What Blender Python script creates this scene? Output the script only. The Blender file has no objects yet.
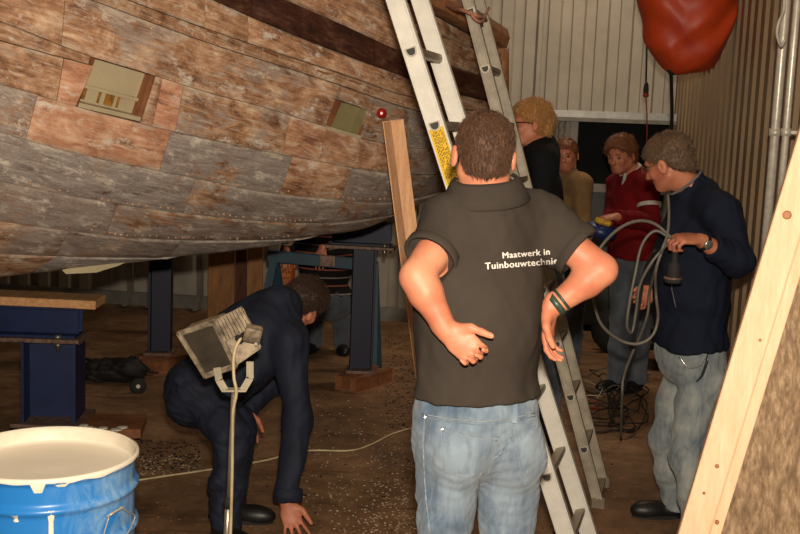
import bpy, bmesh, math, random
import numpy as np
from mathutils import Vector, Matrix, bvhtree

random.seed(7); RNG = np.random.default_rng(7)
SC = bpy.context.scene

# ------------------------------------------------------------------ camera
FPX = 1050.0
ROLL = math.atan(.04); PITCH = math.atan(137 / 1050)
CAM = np.array([0, 0, 1.7])
_u0 = np.array([0, math.sin(PITCH), math.cos(PITCH)]); _r0 = np.array([1., 0, 0])
CF = np.array([0, math.cos(PITCH), -math.sin(PITCH)])
CR = math.cos(ROLL) * _r0 + math.sin(ROLL) * _u0
CU = math.cos(ROLL) * _u0 - math.sin(ROLL) * _r0
cd = bpy.data.cameras.new('camera'); cam = bpy.data.objects.new('camera', cd)
SC.collection.objects.link(cam); SC.camera = cam
cam.matrix_world = Matrix(((CR[0], CU[0], -CF[0], CAM[0]), (CR[1], CU[1], -CF[1], CAM[1]), (CR[2], CU[2], -CF[2], CAM[2]), (0, 0, 0, 1)))
cd.sensor_width = 36; cd.lens = FPX / 800 * 36; cd.clip_start = .05

# ------------------------------------------------------------------ world, lights, exposure
SC.view_settings.view_transform = 'Standard'; SC.view_settings.look = 'None'
SC.view_settings.gamma = 1; SC.view_settings.use_curve_mapping = False
SC.view_settings.exposure = 0.0
w = bpy.data.worlds.new('world'); SC.world = w; w.use_nodes = True
w.node_tree.nodes['Background'].inputs[0].default_value = (1.0, .72, .48, 1)
w.node_tree.nodes['Background'].inputs[1].default_value = .022

def light(name, loc, target, sx, sy, power, color):
    d = bpy.data.lights.new(name, 'AREA'); d.shape = 'RECTANGLE'; d.size = sx; d.size_y = sy; d.energy = power; d.color = color
    o = bpy.data.objects.new(name, d); SC.collection.objects.link(o); o.location = loc
    o.rotation_euler = (Vector(target) - Vector(loc)).to_track_quat('-Z', 'Y').to_euler(); return o

light('camera_flash', (.02, .02, 1.86), (0.0, 4, 1.55), .09, .05, 150, (1.0, .87, .70))
light('ceiling_tube', (1.5, 7.7, 4.05), (1.3, 7.7, 0), .3, 1.6, 44, (1.0, .80, .58))
light('ceiling_tube', (.9, 3.2, 4.05), (.9, 3.2, 0), .3, 1.6, 9, (1.0, .76, .5))
light('ceiling_tube', (-.9, .2, 4.05), (-.9, .2, 0), .3, 1.6, 8, (1.0, .76, .5))

# ------------------------------------------------------------------ pixel helpers (real depth Y is given every time)
def ray(x, y): return CF + CR * (x - 400) / FPX + CU * (267 - y) / FPX
def P(x, y, Y): d = ray(x, y); return CAM + d * (Y / d[1])
def G(x, y, z=0.): d = ray(x, y); return CAM + d * ((z - CAM[2]) / d[2])
def V(*a): return np.array(a, float)
def nrm(v): v = np.asarray(v, float); return v / np.linalg.norm(v)

# ------------------------------------------------------------------ object helpers
def lin(c):
    return tuple((v / 255 / 12.92 if v / 255 <= .04045 else ((v / 255 + .055) / 1.055) ** 2.4) for v in c)

def tag(o, label=None, cat=None, group=None, kind=None):
    if label: o['label'] = label
    if cat: o['category'] = cat
    if group: o['group'] = group
    if kind: o['kind'] = kind
    return o

def thing(name, loc, label, cat, group=None):
    o = bpy.data.objects.new(name, None); SC.collection.objects.link(o)
    o.location = tuple(float(v) for v in loc); o.empty_display_size = .1
    return tag(o, label, cat, group)

def obj(name, src, mat=None, parent=None, smooth=False, label=None, kind=None):
    if isinstance(src, bmesh.types.BMesh):
        me = bpy.data.meshes.new(name); src.normal_update(); src.to_mesh(me); src.free()
    else: me = src
    if mat and not me.materials: me.materials.append(mat)
    if smooth: me.polygons.foreach_set('use_smooth', [True] * len(me.polygons))
    o = bpy.data.objects.new(name, me); SC.collection.objects.link(o)
    if parent is not None:
        o.parent = parent
        if parent.type == 'EMPTY': o.location = -parent.location
    else:
        n = len(me.vertices); co = np.empty(n * 3); me.vertices.foreach_get('co', co); co = co.reshape(-1, 3)
        c = (co.min(0) + co.max(0)) / 2; c[2] = co[:, 2].min()
        me.vertices.foreach_set('co', (co - c).ravel()); me.update(); o.location = tuple(c)
    if label: o['label'] = label
    if kind: o['kind'] = kind
    return o

def frame(xa, ya, za=None):
    xa = nrm(xa); ya = np.asarray(ya, float); ya = nrm(ya - xa * np.dot(xa, ya)); za = np.cross(xa, ya)
    return np.array([xa, ya, za]).T            # columns

I3 = np.eye(3)
def box(bm, c, s, R=I3, bev=0.0):
    r = bmesh.ops.create_cube(bm, size=1.0); vs = r['verts']
    for v in vs:
        q = np.asarray(c, float) + R @ (np.array(v.co) * np.asarray(s, float)); v.co = Vector(q)
    if bev > 0:
        es = set(e for v in vs for e in v.link_edges)
        bmesh.ops.bevel(bm, geom=list(es), offset=bev, segments=1, affect='EDGES')
    return bm

def bar(bm, a, b, w, h, side=(1, 0, 0), bev=0.0):
    a = np.asarray(a, float); b = np.asarray(b, float); d = nrm(b - a)
    s = np.asarray(side, float); s = nrm(s - d * np.dot(s, d)); n = np.cross(d, s)
    return box(bm, (a + b) / 2, (w, h, np.linalg.norm(b - a)), np.array([s, n, d]).T, bev)

def tube(bm, pts, r, seg=8, cap=True):
    pts = [np.asarray(p, float) for p in pts]; n = len(pts); rs = [r] * n if np.isscalar(r) else list(r)
    t0 = nrm(pts[1] - pts[0]); a = np.array([0, 0, 1.]) if abs(t0[2]) < .9 else np.array([1., 0, 0])
    s = nrm(np.cross(t0, a)); rings = []
    for i in range(n):
        t = nrm(pts[min(i + 1, n - 1)] - pts[max(i - 1, 0)]); s = nrm(s - t * np.dot(s, t)); b = np.cross(t, s)
        rings.append([bm.verts.new(pts[i] + rs[i] * (math.cos(2 * math.pi * k / seg) * s + math.sin(2 * math.pi * k / seg) * b)) for k in range(seg)])
    for i in range(n - 1):
        for k in range(seg):
            f = bm.faces.new((rings[i][k], rings[i][(k + 1) % seg], rings[i + 1][(k + 1) % seg], rings[i + 1][k])); f.smooth = True
    if cap: bm.faces.new(rings[0][::-1]); bm.faces.new(rings[-1])
    return bm

def lathe(bm, c, prof, seg=32, axis=(0, 0, 1), cap=True):
    ax = nrm(axis); a = np.array([1., 0, 0]) if abs(ax[0]) < .9 else np.array([0, 1., 0]); s = nrm(np.cross(ax, a)); b = np.cross(ax, s)
    rings = [[bm.verts.new(np.asarray(c) + ax * z + r * (math.cos(2 * math.pi * k / seg) * s + math.sin(2 * math.pi * k / seg) * b)) for k in range(seg)] for r, z in prof]
    for i in range(len(rings) - 1):
        for k in range(seg):
            f = bm.faces.new((rings[i][k], rings[i][(k + 1) % seg], rings[i + 1][(k + 1) % seg], rings[i + 1][k])); f.smooth = True
    if cap: bm.faces.new(rings[0][::-1]); bm.faces.new(rings[-1])
    return bm

def spline(pts, n=8):
    pts = [np.asarray(p, float) for p in pts]; q = [2 * pts[0] - pts[1]] + pts + [2 * pts[-1] - pts[-2]]; out = []
    for i in range(1, len(q) - 2):
        for k in range(n):
            t = k / n; a, b, c, d = q[i - 1:i + 3]
            out.append(.5 * ((2 * b) + (c - a) * t + (2 * a - 5 * b + 4 * c - d) * t * t + (3 * b - a - 3 * c + d) * t ** 3))
    out.append(pts[-1]); return out

def prism(bm, poly, z0, z1):       # poly: list of 3D points, extruded by vector from offsets z0,z1 (vectors)
    a = [bm.verts.new(np.asarray(p) + z0) for p in poly]; b = [bm.verts.new(np.asarray(p) + z1) for p in poly]; n = len(poly)
    bm.faces.new(a[::-1]); bm.faces.new(b)
    for i in range(n): bm.faces.new((a[i], a[(i + 1) % n], b[(i + 1) % n], b[i]))
    return bm

# ------------------------------------------------------------------ materials
class N:
    def __init__(s, name):
        s.m = bpy.data.materials.new(name); s.m.use_nodes = True; s.t = s.m.node_tree
        s.b = s.t.nodes['Principled BSDF']
    def n(s, typ, **kw):
        n = s.t.nodes.new(typ)
        for k, v in kw.items():
            if k.startswith('_'): setattr(n, k[1:], v)
            else:
                key = int(k[1:]) if k[0] == 'i' and k[1:].isdigit() else k.replace('__', ' ')
                if isinstance(v, bpy.types.NodeSocket): s.t.links.new(v, n.inputs[key])
                else: n.inputs[key].default_value = v
        return n
    def link(s, a, b): s.t.links.new(a, b)
    def coord(s, kind='Object', scale=(1, 1, 1)):
        c = s.n('ShaderNodeTexCoord'); mp = s.n('ShaderNodeMapping'); s.link(c.outputs[kind], mp.inputs[0]); mp.inputs['Scale'].default_value = scale
        return mp.outputs[0]
    def noise(s, vec, scale, detail=4, rough=.55, dist=0):
        return s.n('ShaderNodeTexNoise', Vector=vec, Scale=scale, Detail=detail, Roughness=rough, Distortion=dist).outputs['Fac']
    def ramp(s, fac, stops):
        r = s.n('ShaderNodeValToRGB', Fac=fac); e = r.color_ramp.elements
        while len(e) < len(stops): e.new(.5)
        for el, (p_, c) in zip(e, stops): el.position = p_; el.color = (*lin(c), 1) if not np.isscalar(c) else (c, c, c, 1)
        return r.outputs['Color']
    def mix(s, fac, a, b, mode='MIX'):
        m = s.n('ShaderNodeMix', _data_type='RGBA', _blend_type=mode)
        for sock, v in ((m.inputs[0], fac), (m.inputs[6], a), (m.inputs[7], b)):
            if isinstance(v, bpy.types.NodeSocket): s.link(v, sock)
            else: sock.default_value = v if np.isscalar(v) else ((*lin(v), 1) if len(v) == 3 else v)
        return m.outputs[2]
    def math(s, op, a, b=0., c=0., clamp=False):
        m = s.n('ShaderNodeMath', _operation=op, _use_clamp=clamp)
        for i, v in enumerate((a, b, c)):
            if isinstance(v, bpy.types.NodeSocket): s.link(v, m.inputs[i])
            else: m.inputs[i].default_value = v
        return m.outputs[0]
    def bump(s, h, strength=.3, dist=.01):
        b = s.n('ShaderNodeBump', Strength=strength, Distance=dist, Height=h); s.link(b.outputs[0], s.b.inputs['Normal'])
    def col(s, c): s.link(c, s.b.inputs['Base Color'])
    def set(s, rough=None, metal=None, spec=None, sheen=None, trans=None):
        for k, v in (('Roughness', rough), ('Metallic', metal), ('Specular IOR Level', spec), ('Sheen Weight', sheen), ('Transmission Weight', trans)):
            if v is None: continue
            if isinstance(v, bpy.types.NodeSocket): s.link(v, s.b.inputs[k])
            else: s.b.inputs[k].default_value = v

def simple(name, c, rough=.6, metal=0., var=.25, scale=12, bump=.15, bscale=60, spec=.5, coord='Object', stretch=(1, 1, 1), c2=None, sheen=None):
    s = N(name); v = s.coord(coord, stretch); f = s.noise(v, scale, 5, .6)
    c2 = c2 or tuple(x * (1 - var) for x in c)
    s.col(s.ramp(f, [(.3, c2), (.7, c)])); s.set(rough, metal, spec, sheen)
    if bump: s.bump(s.noise(v, bscale, 3), bump, .004)
    return s.m

def mat_wood(name, light_c, dark_c, axis=(1, 1, 12), rough=.6, knots=False):
    s = N(name); v = s.coord('Object', axis); a = s.noise(v, 6, 5, .65, .4); b = s.noise(v, 40, 3, .6)
    c = s.ramp(s.math('ADD', s.math('MULTIPLY', a, .7), s.math('MULTIPLY', b, .3)), [(.35, dark_c), (.65, light_c)])
    s.col(c); s.set(rough, 0, .3); s.bump(b, .25, .003); return s.m

def mat_hull():
    s = N('weathered_hull_paint'); uv = s.n('ShaderNodeUVMap', _uv_map='UVMap').outputs[0]; fr = s.n('ShaderNodeUVMap', _uv_map='frac').outputs[0]
    def m(sx, sy, off=0, rot=0):
        mp = s.n('ShaderNodeMapping', Vector=uv); mp.inputs['Scale'].default_value = (sx, sy, 1); mp.inputs['Location'].default_value = (off, off * .7, 0); mp.inputs['Rotation'].default_value = (0, 0, rot); return mp.outputs[0]
    W = s.coord('Object', (1, 1, 1.5))
    oi = s.n('ShaderNodeObjectInfo'); sep = s.n('ShaderNodeSeparateColor', Color=oi.outputs['Color'])
    grey, val, pink = sep.outputs[0], sep.outputs[1], sep.outputs[2]
    th = lambda x, t, k: s.math('MULTIPLY', s.math('SUBTRACT', x, t), k, clamp=True)
    world = s.noise(W, 3.1, 9, .7, .5)              # paint remains spread over neighbouring planks
    mid = s.noise(m(3.5, 6, 2), 2.2, 8, .74, .5)
    grain = s.noise(m(.8, 16), 6, 6, .6)
    fine = s.noise(m(10, 20, 3), 9, 4, .7)
    slant = s.noise(m(2.2, 13, 4, .75), 3.2, 6, .72, .2)
    bf = s.math('ADD', s.math('MULTIPLY', grain, .28), s.math('MULTIPLY', mid, .72))
    brown = s.ramp(bf, [(.35, (84, 56, 38)), (.44, (138, 100, 72)), (.52, (176, 136, 104)), (.62, (216, 188, 160))])
    pinkc = s.ramp(bf, [(.36, (150, 98, 72)), (.5, (196, 142, 112)), (.64, (224, 184, 156))])
    brown = s.mix(pink, brown, pinkc)
    greyc = s.ramp(s.math('ADD', s.math('MULTIPLY', slant, .6), s.math('MULTIPLY', fine, .4)), [(.3, (96, 88, 84)), (.48, (134, 128, 125)), (.62, (172, 165, 160)), (.75, (205, 198, 190))])
    g = s.math('ADD', s.math('MULTIPLY', world, .9), s.math('MULTIPLY', slant, .45))
    g = s.math('ADD', g, s.math('MULTIPLY', mid, .35))
    fac = th(g, s.math('SUBTRACT', 1.00, s.math('MULTIPLY', grey, .42)), 11)
    fac = s.math('MULTIPLY', s.math('MULTIPLY', fac, s.math('ADD', .55, s.math('MULTIPLY', grey, .4))), s.math('SUBTRACT', 1, s.math('MULTIPLY', pink, .9)), clamp=True)
    col = s.mix(fac, brown, greyc)
    ds = s.noise(m(2.0, 6, 11), 2.0, 8, .72, .3)
    col = s.mix(s.math('MULTIPLY', th(ds, .55, 9), .8), col, (84, 50, 32))
    wp = s.noise(m(3.0, 5.5, 5), 2.4, 9, .78, .2)
    col = s.mix(th(wp, .54, 10), col, (212, 202, 188))
    sc = s.noise(m(2, 24, 9, .75), 5, 5, .78)
    col = s.mix(s.math('MULTIPLY', th(sc, .555, 10), .75), col, (198, 188, 176))
    # pale scrapings along plank edges
    fs = s.n('ShaderNodeSeparateXYZ', Vector=fr); v = fs.outputs[1]
    ed = s.math('ADD', th(v, .86, 7), th(s.math('SUBTRACT', .12, v), 0, 8), clamp=True)
    en = th(s.noise(m(5, 9, 21), 1.6, 6, .7), .47, 8)
    col = s.mix(s.math('MULTIPLY', s.math('MULTIPLY', ed, en), .75), col, (196, 184, 166))
    red = s.ramp(s.math('ADD', s.math('MULTIPLY', slant, .4), s.math('MULTIPLY', mid, .6)), [(.38, (52, 26, 18)), (.52, (96, 54, 38)), (.64, (150, 116, 92))])
    col = s.mix(s.math('MULTIPLY', s.math('SUBTRACT', .62, val), 6, clamp=True), col, red)
    col = s.mix(1.0, col, s.mix(val, (120, 108, 100), (255, 255, 255)), 'MULTIPLY')
    s.col(col); s.set(s.math('ADD', .36, s.math('MULTIPLY', mid, .4)), 0, .45)
    s.bump(s.math('ADD', s.math('MULTIPLY', fine, .25), s.math('ADD', s.math('MULTIPLY', slant, .35), s.math('MULTIPLY', mid, .6))), .5, .01)
    return s.m

def mat_denim(name, dark, lightc, scale=5, fade=.5):
    s = N(name); v = s.coord('Object'); a = s.noise(v, scale, 6, .6, .3)
    v2 = s.coord('Object', (1, 1, .22)); st = s.noise(v2, 30, 5, .75, .6)
    tw = s.n('ShaderNodeTexWave', Vector=s.coord('Object'), Scale=160., Distortion=1.).outputs['Fac']
    f = s.math('ADD', s.math('MULTIPLY', a, .65), s.math('MULTIPLY', st, .35))
    c = s.ramp(f, [(.5 - .2 * fade, dark), (.5 + .16 * fade, lightc)])
    c = s.mix(.12, c, s.ramp(tw, [(.2, dark), (.8, (200, 208, 214))]))
    s.col(c); s.set(.85, 0, .15, .2); s.bump(s.math('ADD', s.math('MULTIPLY', st, .7), tw), .35, .003); return s.m

def mat_floor():
    s = N('dirty_workshop_floor'); v = s.coord('Object'); a = s.noise(v, .9, 7, .65, .3); b = s.noise(v, 7, 6, .7, .5); c = s.noise(v, 45, 4, .7)
    col = s.ramp(s.math('ADD', s.math('MULTIPLY', a, .6), s.math('MULTIPLY', b, .4)), [(.34, (78, 56, 39)), (.5, (128, 97, 70)), (.66, (172, 136, 102))])
    st = s.noise(s.coord('Object', (1, 5, 1)), 3, 5, .6, .6)
    col = s.mix(s.math('MULTIPLY', s.math('SUBTRACT', st, .56), 4, clamp=True), col, (56, 40, 28))
    sp = s.noise(v, 70, 2, .6); pt = s.noise(v, 1.6, 3, .6)
    sf = s.math('MULTIPLY', s.math('MULTIPLY', s.math('SUBTRACT', sp, .66), 14, clamp=True), s.math('MULTIPLY', s.math('SUBTRACT', pt, .46), 7, clamp=True))
    col = s.mix(sf, col, (190, 172, 146))
    s.col(col); s.set(s.math('ADD', .55, s.math('MULTIPLY', b, .3)), 0, .3); s.bump(s.math('ADD', b, s.math('MULTIPLY', c, .5)), .4, .012); return s.m

def mat_stripes():
    s = N('striped_jumper'); v = s.coord('Object'); sx = s.n('ShaderNodeSeparateXYZ', Vector=v)
    z = s.math('ADD', s.math('MULTIPLY', sx.outputs[2], 16.5), 0)
    fr = s.math('FRACT', z); k = s.math('LESS_THAN', fr, .16)
    alt = s.math('LESS_THAN', s.math('FRACT', s.math('MULTIPLY', z, .5)), .5)
    s.col(s.mix(k, (26, 24, 24), s.mix(alt, (150, 84, 66), (140, 128, 118)))); s.set(.9, 0, .2); return s.m

def mat_osb():
    s = N('particle_board'); v = s.coord('Object', (1, 1, .3)); a = s.noise(v, 75, 5, .7, .2); b = s.noise(v, 150, 4, .7, .3)
    vo = s.n('ShaderNodeTexVoronoi', Vector=v, Scale=55.).outputs['Distance']
    col = s.ramp(s.math('ADD', s.math('MULTIPLY', a, .6), s.math('MULTIPLY', b, .4)), [(.34, (92, 72, 52)), (.5, (130, 106, 80)), (.68, (166, 142, 114))])
    col = s.mix(s.math('MULTIPLY', s.math('SUBTRACT', vo, .55), 2, clamp=True), col, (92, 72, 54))
    g = s.noise(s.coord('Object', (1, 1, .3)), 7, 6, .7, .4)
    col = s.mix(s.math('MULTIPLY', s.math('SUBTRACT', g, .58), 6, clamp=True), col, (116, 108, 104))
    s.col(col); s.set(.7, 0, .25); s.bump(b, .3, .003); return s.m

M = {}
M['hull'] = mat_hull()
M['hull_dark'] = simple('dark_bitumen_timber', (38, 30, 26), .8)
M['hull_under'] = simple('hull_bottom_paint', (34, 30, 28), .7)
M['deck'] = mat_wood('deck_boards', (130, 96, 66), (80, 56, 38))
M['rail'] = simple('rail_varnished', (176, 128, 88), .5, c2=(120, 76, 48), scale=18)
M['copper'] = simple('copper_rivet', (206, 156, 124), .5, .0)
M['cream_paint'] = simple('cream_paint', (184, 170, 138), .5, var=.12, scale=5)
M['rust_stain'] = simple('rust_stain', (170, 118, 34), .6, c2=(88, 58, 26), scale=30)
M['red_paint'] = simple('red_gloss', (190, 26, 22), .3, bump=0)
M['floor'] = mat_floor()
M['wall_back'] = simple('ribbed_wall_paint', (176, 168, 154), .5, var=.12, scale=3, spec=.35, bump=.05)
M['wall_right'] = simple('ribbed_wall_tan', (150, 126, 98), .5, var=.12, scale=3, spec=.35, bump=.05)
M['steel_trim'] = simple('galvanised_trim', (150, 148, 142), .4, .5, var=.15)
M['grey_frame'] = simple('grey_door_frame', (128, 122, 112), .5)
M['ceiling'] = simple('ceiling_sheet', (150, 142, 126), .7)
M['alu'] = simple('ladder_aluminium', (226, 222, 212), .42, .12, var=.08, scale=20, bump=.08, bscale=200, spec=.5)
M['alu_old'] = simple('weathered_aluminium', (176, 166, 148), .55, .12, var=.22, scale=14, bump=.1, bscale=180)
M['alu_rung'] = simple('rung_aluminium', (150, 138, 118), .45, .45, var=.2)
M['dark_hole'] = simple('dark_plug', (62, 58, 54), .6, bump=0)
M['rubber'] = simple('black_rubber', (34, 32, 31), .8)
M['yellow_label'] = simple('yellow_sticker', (236, 188, 30), .4, var=.06, bump=0)
M['print_black'] = simple('black_print', (32, 28, 20), .5, bump=0)
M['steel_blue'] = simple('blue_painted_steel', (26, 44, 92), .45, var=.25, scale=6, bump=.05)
M['steel_blue_shaded'] = simple('shaded_blue_painted_steel', (19, 28, 58), .55, var=.25, scale=6, bump=.05)  # trestle blue copied darker: shade under the hull put into the colour
M['teal'] = simple('teal_painted_steel', (22, 64, 86), .55)
M['galv_bolt'] = simple('zinc_bolt', (186, 180, 170), .35, .8)
M['rusty_edge'] = simple('rusty_steel_edge', (150, 122, 106), .6, .3, c2=(84, 62, 56), scale=40)
M['timber'] = mat_wood('raw_timber', (232, 182, 130), (190, 134, 88), (8, 1, 8))
M['timber_red'] = mat_wood('reddish_timber', (158, 104, 70), (106, 66, 44), (1, 1, 1))
M['prop'] = mat_wood('prop_post_wood', (238, 192, 150), (206, 152, 110), (9, 9, 1))
M['pine'] = mat_wood('planed_pine', (222, 190, 158), (206, 168, 132), (9, 9, .8))
M['osb'] = mat_osb()
M['knot'] = simple('pine_knot', (170, 110, 62), .6, bump=0)
def mat_drum():
    s = N('blue_drum_enamel'); v = s.coord('Object'); sx = s.n('ShaderNodeSeparateXYZ', Vector=v)
    side = s.math('MULTIPLY', s.math('ADD', sx.outputs[0], .97), 4.5, clamp=True)
    a = s.noise(s.coord('Object', (1.5, 1.5, .8)), 9, 6, .72, .6)
    c = s.mix(s.math('MULTIPLY', side, s.math('MULTIPLY', s.math('SUBTRACT', a, .44), 5, clamp=True)), (40, 130, 212), (150, 190, 224))
    s.col(c); s.set(.32, 0, .5); return s.m
M['drum_blue'] = mat_drum()
M['white_paint'] = simple('wet_cream_paint', (252, 243, 224), .35, var=.03, scale=4, bump=.02)
M['drum_in'] = simple('paint_coated_inner_wall', (250, 238, 216), .4, var=.08)
M['shirt'] = simple('faded_dark_polo', (66, 59, 53), .92, var=.14, scale=5, bump=.3, bscale=260, spec=.12, sheen=.0)
M['denim'] = mat_denim('faded_denim', (66, 88, 112), (136, 153, 168))
M['denim2'] = mat_denim('pale_dusty_denim', (84, 98, 110), (160, 164, 160))
M['denim3'] = mat_denim('dark_denim', (46, 54, 66), (84, 92, 104))
M['denim_seam'] = simple('denim_seam', (70, 92, 116), .9, c2=(150, 160, 168), scale=80)
M['stitch'] = simple('pale_denim_stitch', (160, 166, 170), .9, bump=0)
def mat_skin(name, c, c2):
    s = N(name); v = s.coord('Object'); a = s.noise(v, 9, 4, .6); s.col(s.ramp(a, [(.35, c2), (.68, c)])); s.set(.5, 0, .4)
    s.b.inputs['Subsurface Weight'].default_value = .12; s.b.inputs['Subsurface Radius'].default_value = (.012, .005, .003)
    s.bump(s.noise(v, 160, 3), .12, .002); return s.m
M['skin'] = mat_skin('warm_skin', (212, 146, 114), (190, 112, 84))
M['skin_red'] = mat_skin('ruddy_skin', (196, 128, 98), (168, 100, 76))
M['navy'] = simple('navy_fleece', (26, 32, 48), .9, var=.2, scale=7, bump=.3, bscale=180, spec=.15)
M['overall'] = simple('navy_overall', (28, 34, 52), .75, var=.25, scale=9, bump=.25, bscale=120, spec=.3)
M['black_cloth'] = simple('black_cloth', (22, 23, 26), .9, spec=.2)
M['tan_cloth'] = simple('tan_shirt', (140, 110, 74), .9, scale=8, spec=.2)
M['red_cloth'] = simple('red_jumper', (126, 18, 24), .9, scale=8, spec=.2)
M['white_cloth'] = simple('white_cotton', (214, 204, 192), .9, bump=0)
M['piping'] = simple('grey_piping', (120, 122, 124), .8, bump=0)
M['stripe'] = mat_stripes()
M['leather'] = simple('black_leather', (24, 22, 22), .45, spec=.5)
def mat_hair(name, c, c2):
    s = N(name); v = s.coord('Object', (3, 3, 1)); s.col(s.ramp(s.noise(v, 70, 4, .7), [(.35, c2), (.68, c)])); s.set(.5, 0, .45); s.bump(s.noise(v, 160, 3), .5, .004); return s.m
M['hair_brown'] = mat_hair('brown_hair', (112, 76, 52), (36, 23, 16))
M['hair_dark'] = mat_hair('dark_brown_hair', (78, 50, 34), (28, 18, 12))
M['hair_blond'] = mat_hair('curly_blond_hair', (236, 180, 112), (140, 92, 50))
M['hair_grey'] = mat_hair('greying_brown_hair', (132, 104, 78), (66, 48, 36))
M['hair_ginger'] = mat_hair('reddish_fair_hair', (150, 92, 52), (84, 46, 26))
M['glass_dark'] = simple('dark_lens', (14, 14, 16), .15, bump=0)
M['eye'] = simple('eye_white', (120, 100, 90), .3, bump=0)
M['gold'] = simple('pale_metal_frame', (180, 160, 120), .3, .8, bump=0)
M['watch'] = simple('watch_steel', (206, 204, 198), .25, .8, bump=0)
M['bracelet'] = simple('green_beads', (70, 90, 72), .4, c2=(30, 40, 36), scale=140)
M['cable_grey'] = simple('grey_cable', (110, 104, 96), .5, bump=0)
M['cable_cream'] = simple('cream_cable', (214, 194, 154), .5, bump=0)
M['cable_black'] = simple('black_cable', (30, 28, 26), .6, bump=0)
M['cable_red'] = simple('red_cable', (140, 38, 28), .6, bump=0)
M['lamp_body'] = simple('dusty_cast_lamp_housing', (182, 164, 138), .6, .25, c2=(84, 72, 60), scale=26, bump=.4)
M['lamp_back'] = simple('dirty_lamp_glass', (66, 58, 48), .45, c2=(38, 34, 28), scale=14, bump=.3)
M['lamp_stand'] = simple('chromed_stand_tube', (196, 188, 172), .3, .7, bump=0)
M['lamp_bracket'] = simple('pale_bracket', (196, 186, 160), .45, .1)
M['orange_tarp'] = simple('orange_red_tarpaulin', (208, 76, 30), .5, c2=(170, 48, 20), scale=4, bump=.2, bscale=9, spec=.5)
M['orange'] = simple('orange_plastic', (206, 104, 26), .5)
M['plywood'] = mat_wood('plywood_sheet', (172, 124, 76), (128, 84, 50), (3, 3, .5))
M['chipboard_dark'] = mat_wood('dark_red_board', (104, 60, 38), (66, 36, 24), (3, 3, .5))
M['glass_door'] = simple('dark_window_glass', (10, 14, 13), .5, bump=0, var=.1, spec=.05)
M['door_panel'] = simple('grey_door_panel', (48, 50, 46), .5)
M['rope'] = simple('pinkish_rope', (190, 128, 104), .9, scale=60)
M['white_rope'] = simple('white_rope', (206, 198, 184), .8)
M['galv'] = simple('galvanised_pipe', (206, 198, 184), .35, .25, var=.15, scale=40)
M['blue_plastic'] = simple('blue_plastic', (26, 50, 110), .4)
M['yellow_plastic'] = simple('yellow_plastic', (224, 178, 40), .4)
M['bag'] = simple('black_nylon', (24, 23, 24), .7, bump=.3)
M['chip'] = simple('pale_wood_and_paint_flakes', (214, 196, 166), .8, bump=0)
# ------------------------------------------------------------------ smooth implicit bodies (numpy field -> surface net)
class Body:
    def __init__(s): s.pr = []
    def rc(s, a, b, r1, r2=None, k=.02, flat=None, capb=False, capa=False, op='u', cut=None):
        a = V(*a); b = V(*b); r2 = r1 if r2 is None else r2; R = max(r1, r2)
        d = b - a; L2 = max(d @ d, 1e-9); dn = d / math.sqrt(L2)
        fa = nrm(flat[0]) if flat else None; ff = flat[1] if flat else 1; R *= max(1, 1 / ff) if flat else 1
        def fn(p):
            q = p - a; t = np.clip(q @ d / L2, 0, 1); q = q - t[..., None] * d
            if flat is not None: q = q + (q @ fa)[..., None] * (ff - 1) * fa
            o = np.sqrt((q * q).sum(-1)) - (r1 + (r2 - r1) * t)
            if capb: o = np.maximum(o, (p - b) @ dn)
            if capa: o = np.maximum(o, -((p - a) @ dn))
            return o
        s.pr.append((fn, np.minimum(a, b) - R, np.maximum(a, b) + R, k, op, cut)); return s
    def el(s, c, r, R=I3, k=.03, op='u', cut=None):
        c = V(*c); r = V(*r); R = np.asarray(R)
        def fn(p):
            q = (p - c) @ R; k0 = np.sqrt(((q / r) ** 2).sum(-1)) + 1e-9; k1 = np.sqrt(((q / r ** 2) ** 2).sum(-1)) + 1e-9
            return k0 * (k0 - 1) / k1
        e = np.abs(R) @ r
        s.pr.append((fn, c - e, c + e, k, op, cut)); return s
    def mesh(s, name, h, disp=None, amp=.0):
        us = [p for p in s.pr if p[4] == 'u']
        lo = np.min([p[1] for p in us], 0) - 4 * h - amp; hi = np.max([p[2] for p in us], 0) + 4 * h + amp
        n = np.ceil((hi - lo) / h).astype(int) + 1; ax = [lo[i] + h * np.arange(n[i]) for i in range(3)]
        D = np.full(n, .25, np.float32)
        for fn, l, u, k, op, cut in s.pr:
            pad = k + 3 * h
            i0 = np.clip(np.floor((l - pad - lo) / h).astype(int), 0, n - 1); i1 = np.clip(np.ceil((u + pad - lo) / h).astype(int) + 1, 1, n)
            if (i1 <= i0).any(): continue
            X = np.stack(np.meshgrid(*[ax[j][i0[j]:i1[j]] for j in range(3)], indexing='ij'), -1)
            d = fn(X)
            if cut:
                for pt, nn in cut: d = np.maximum(d, (X - V(*pt)) @ nrm(nn))
            sl = tuple(slice(i0[j], i1[j]) for j in range(3)); a = D[sl]
            if op == 'u':
                t = np.clip(.5 + .5 * (a - d) / k, 0, 1); D[sl] = a + (d - a) * t - k * t * (1 - t)
            else:
                b = -d; t = np.clip(.5 - .5 * (a - b) / k, 0, 1); D[sl] = a + (b - a) * t + k * t * (1 - t)
        if disp is not None:
            m = np.abs(D) < amp + 3 * h; ii = np.argwhere(m); D[m] += disp(lo + h * ii).astype(np.float32)
        return nets(D, lo, h, name)

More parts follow.
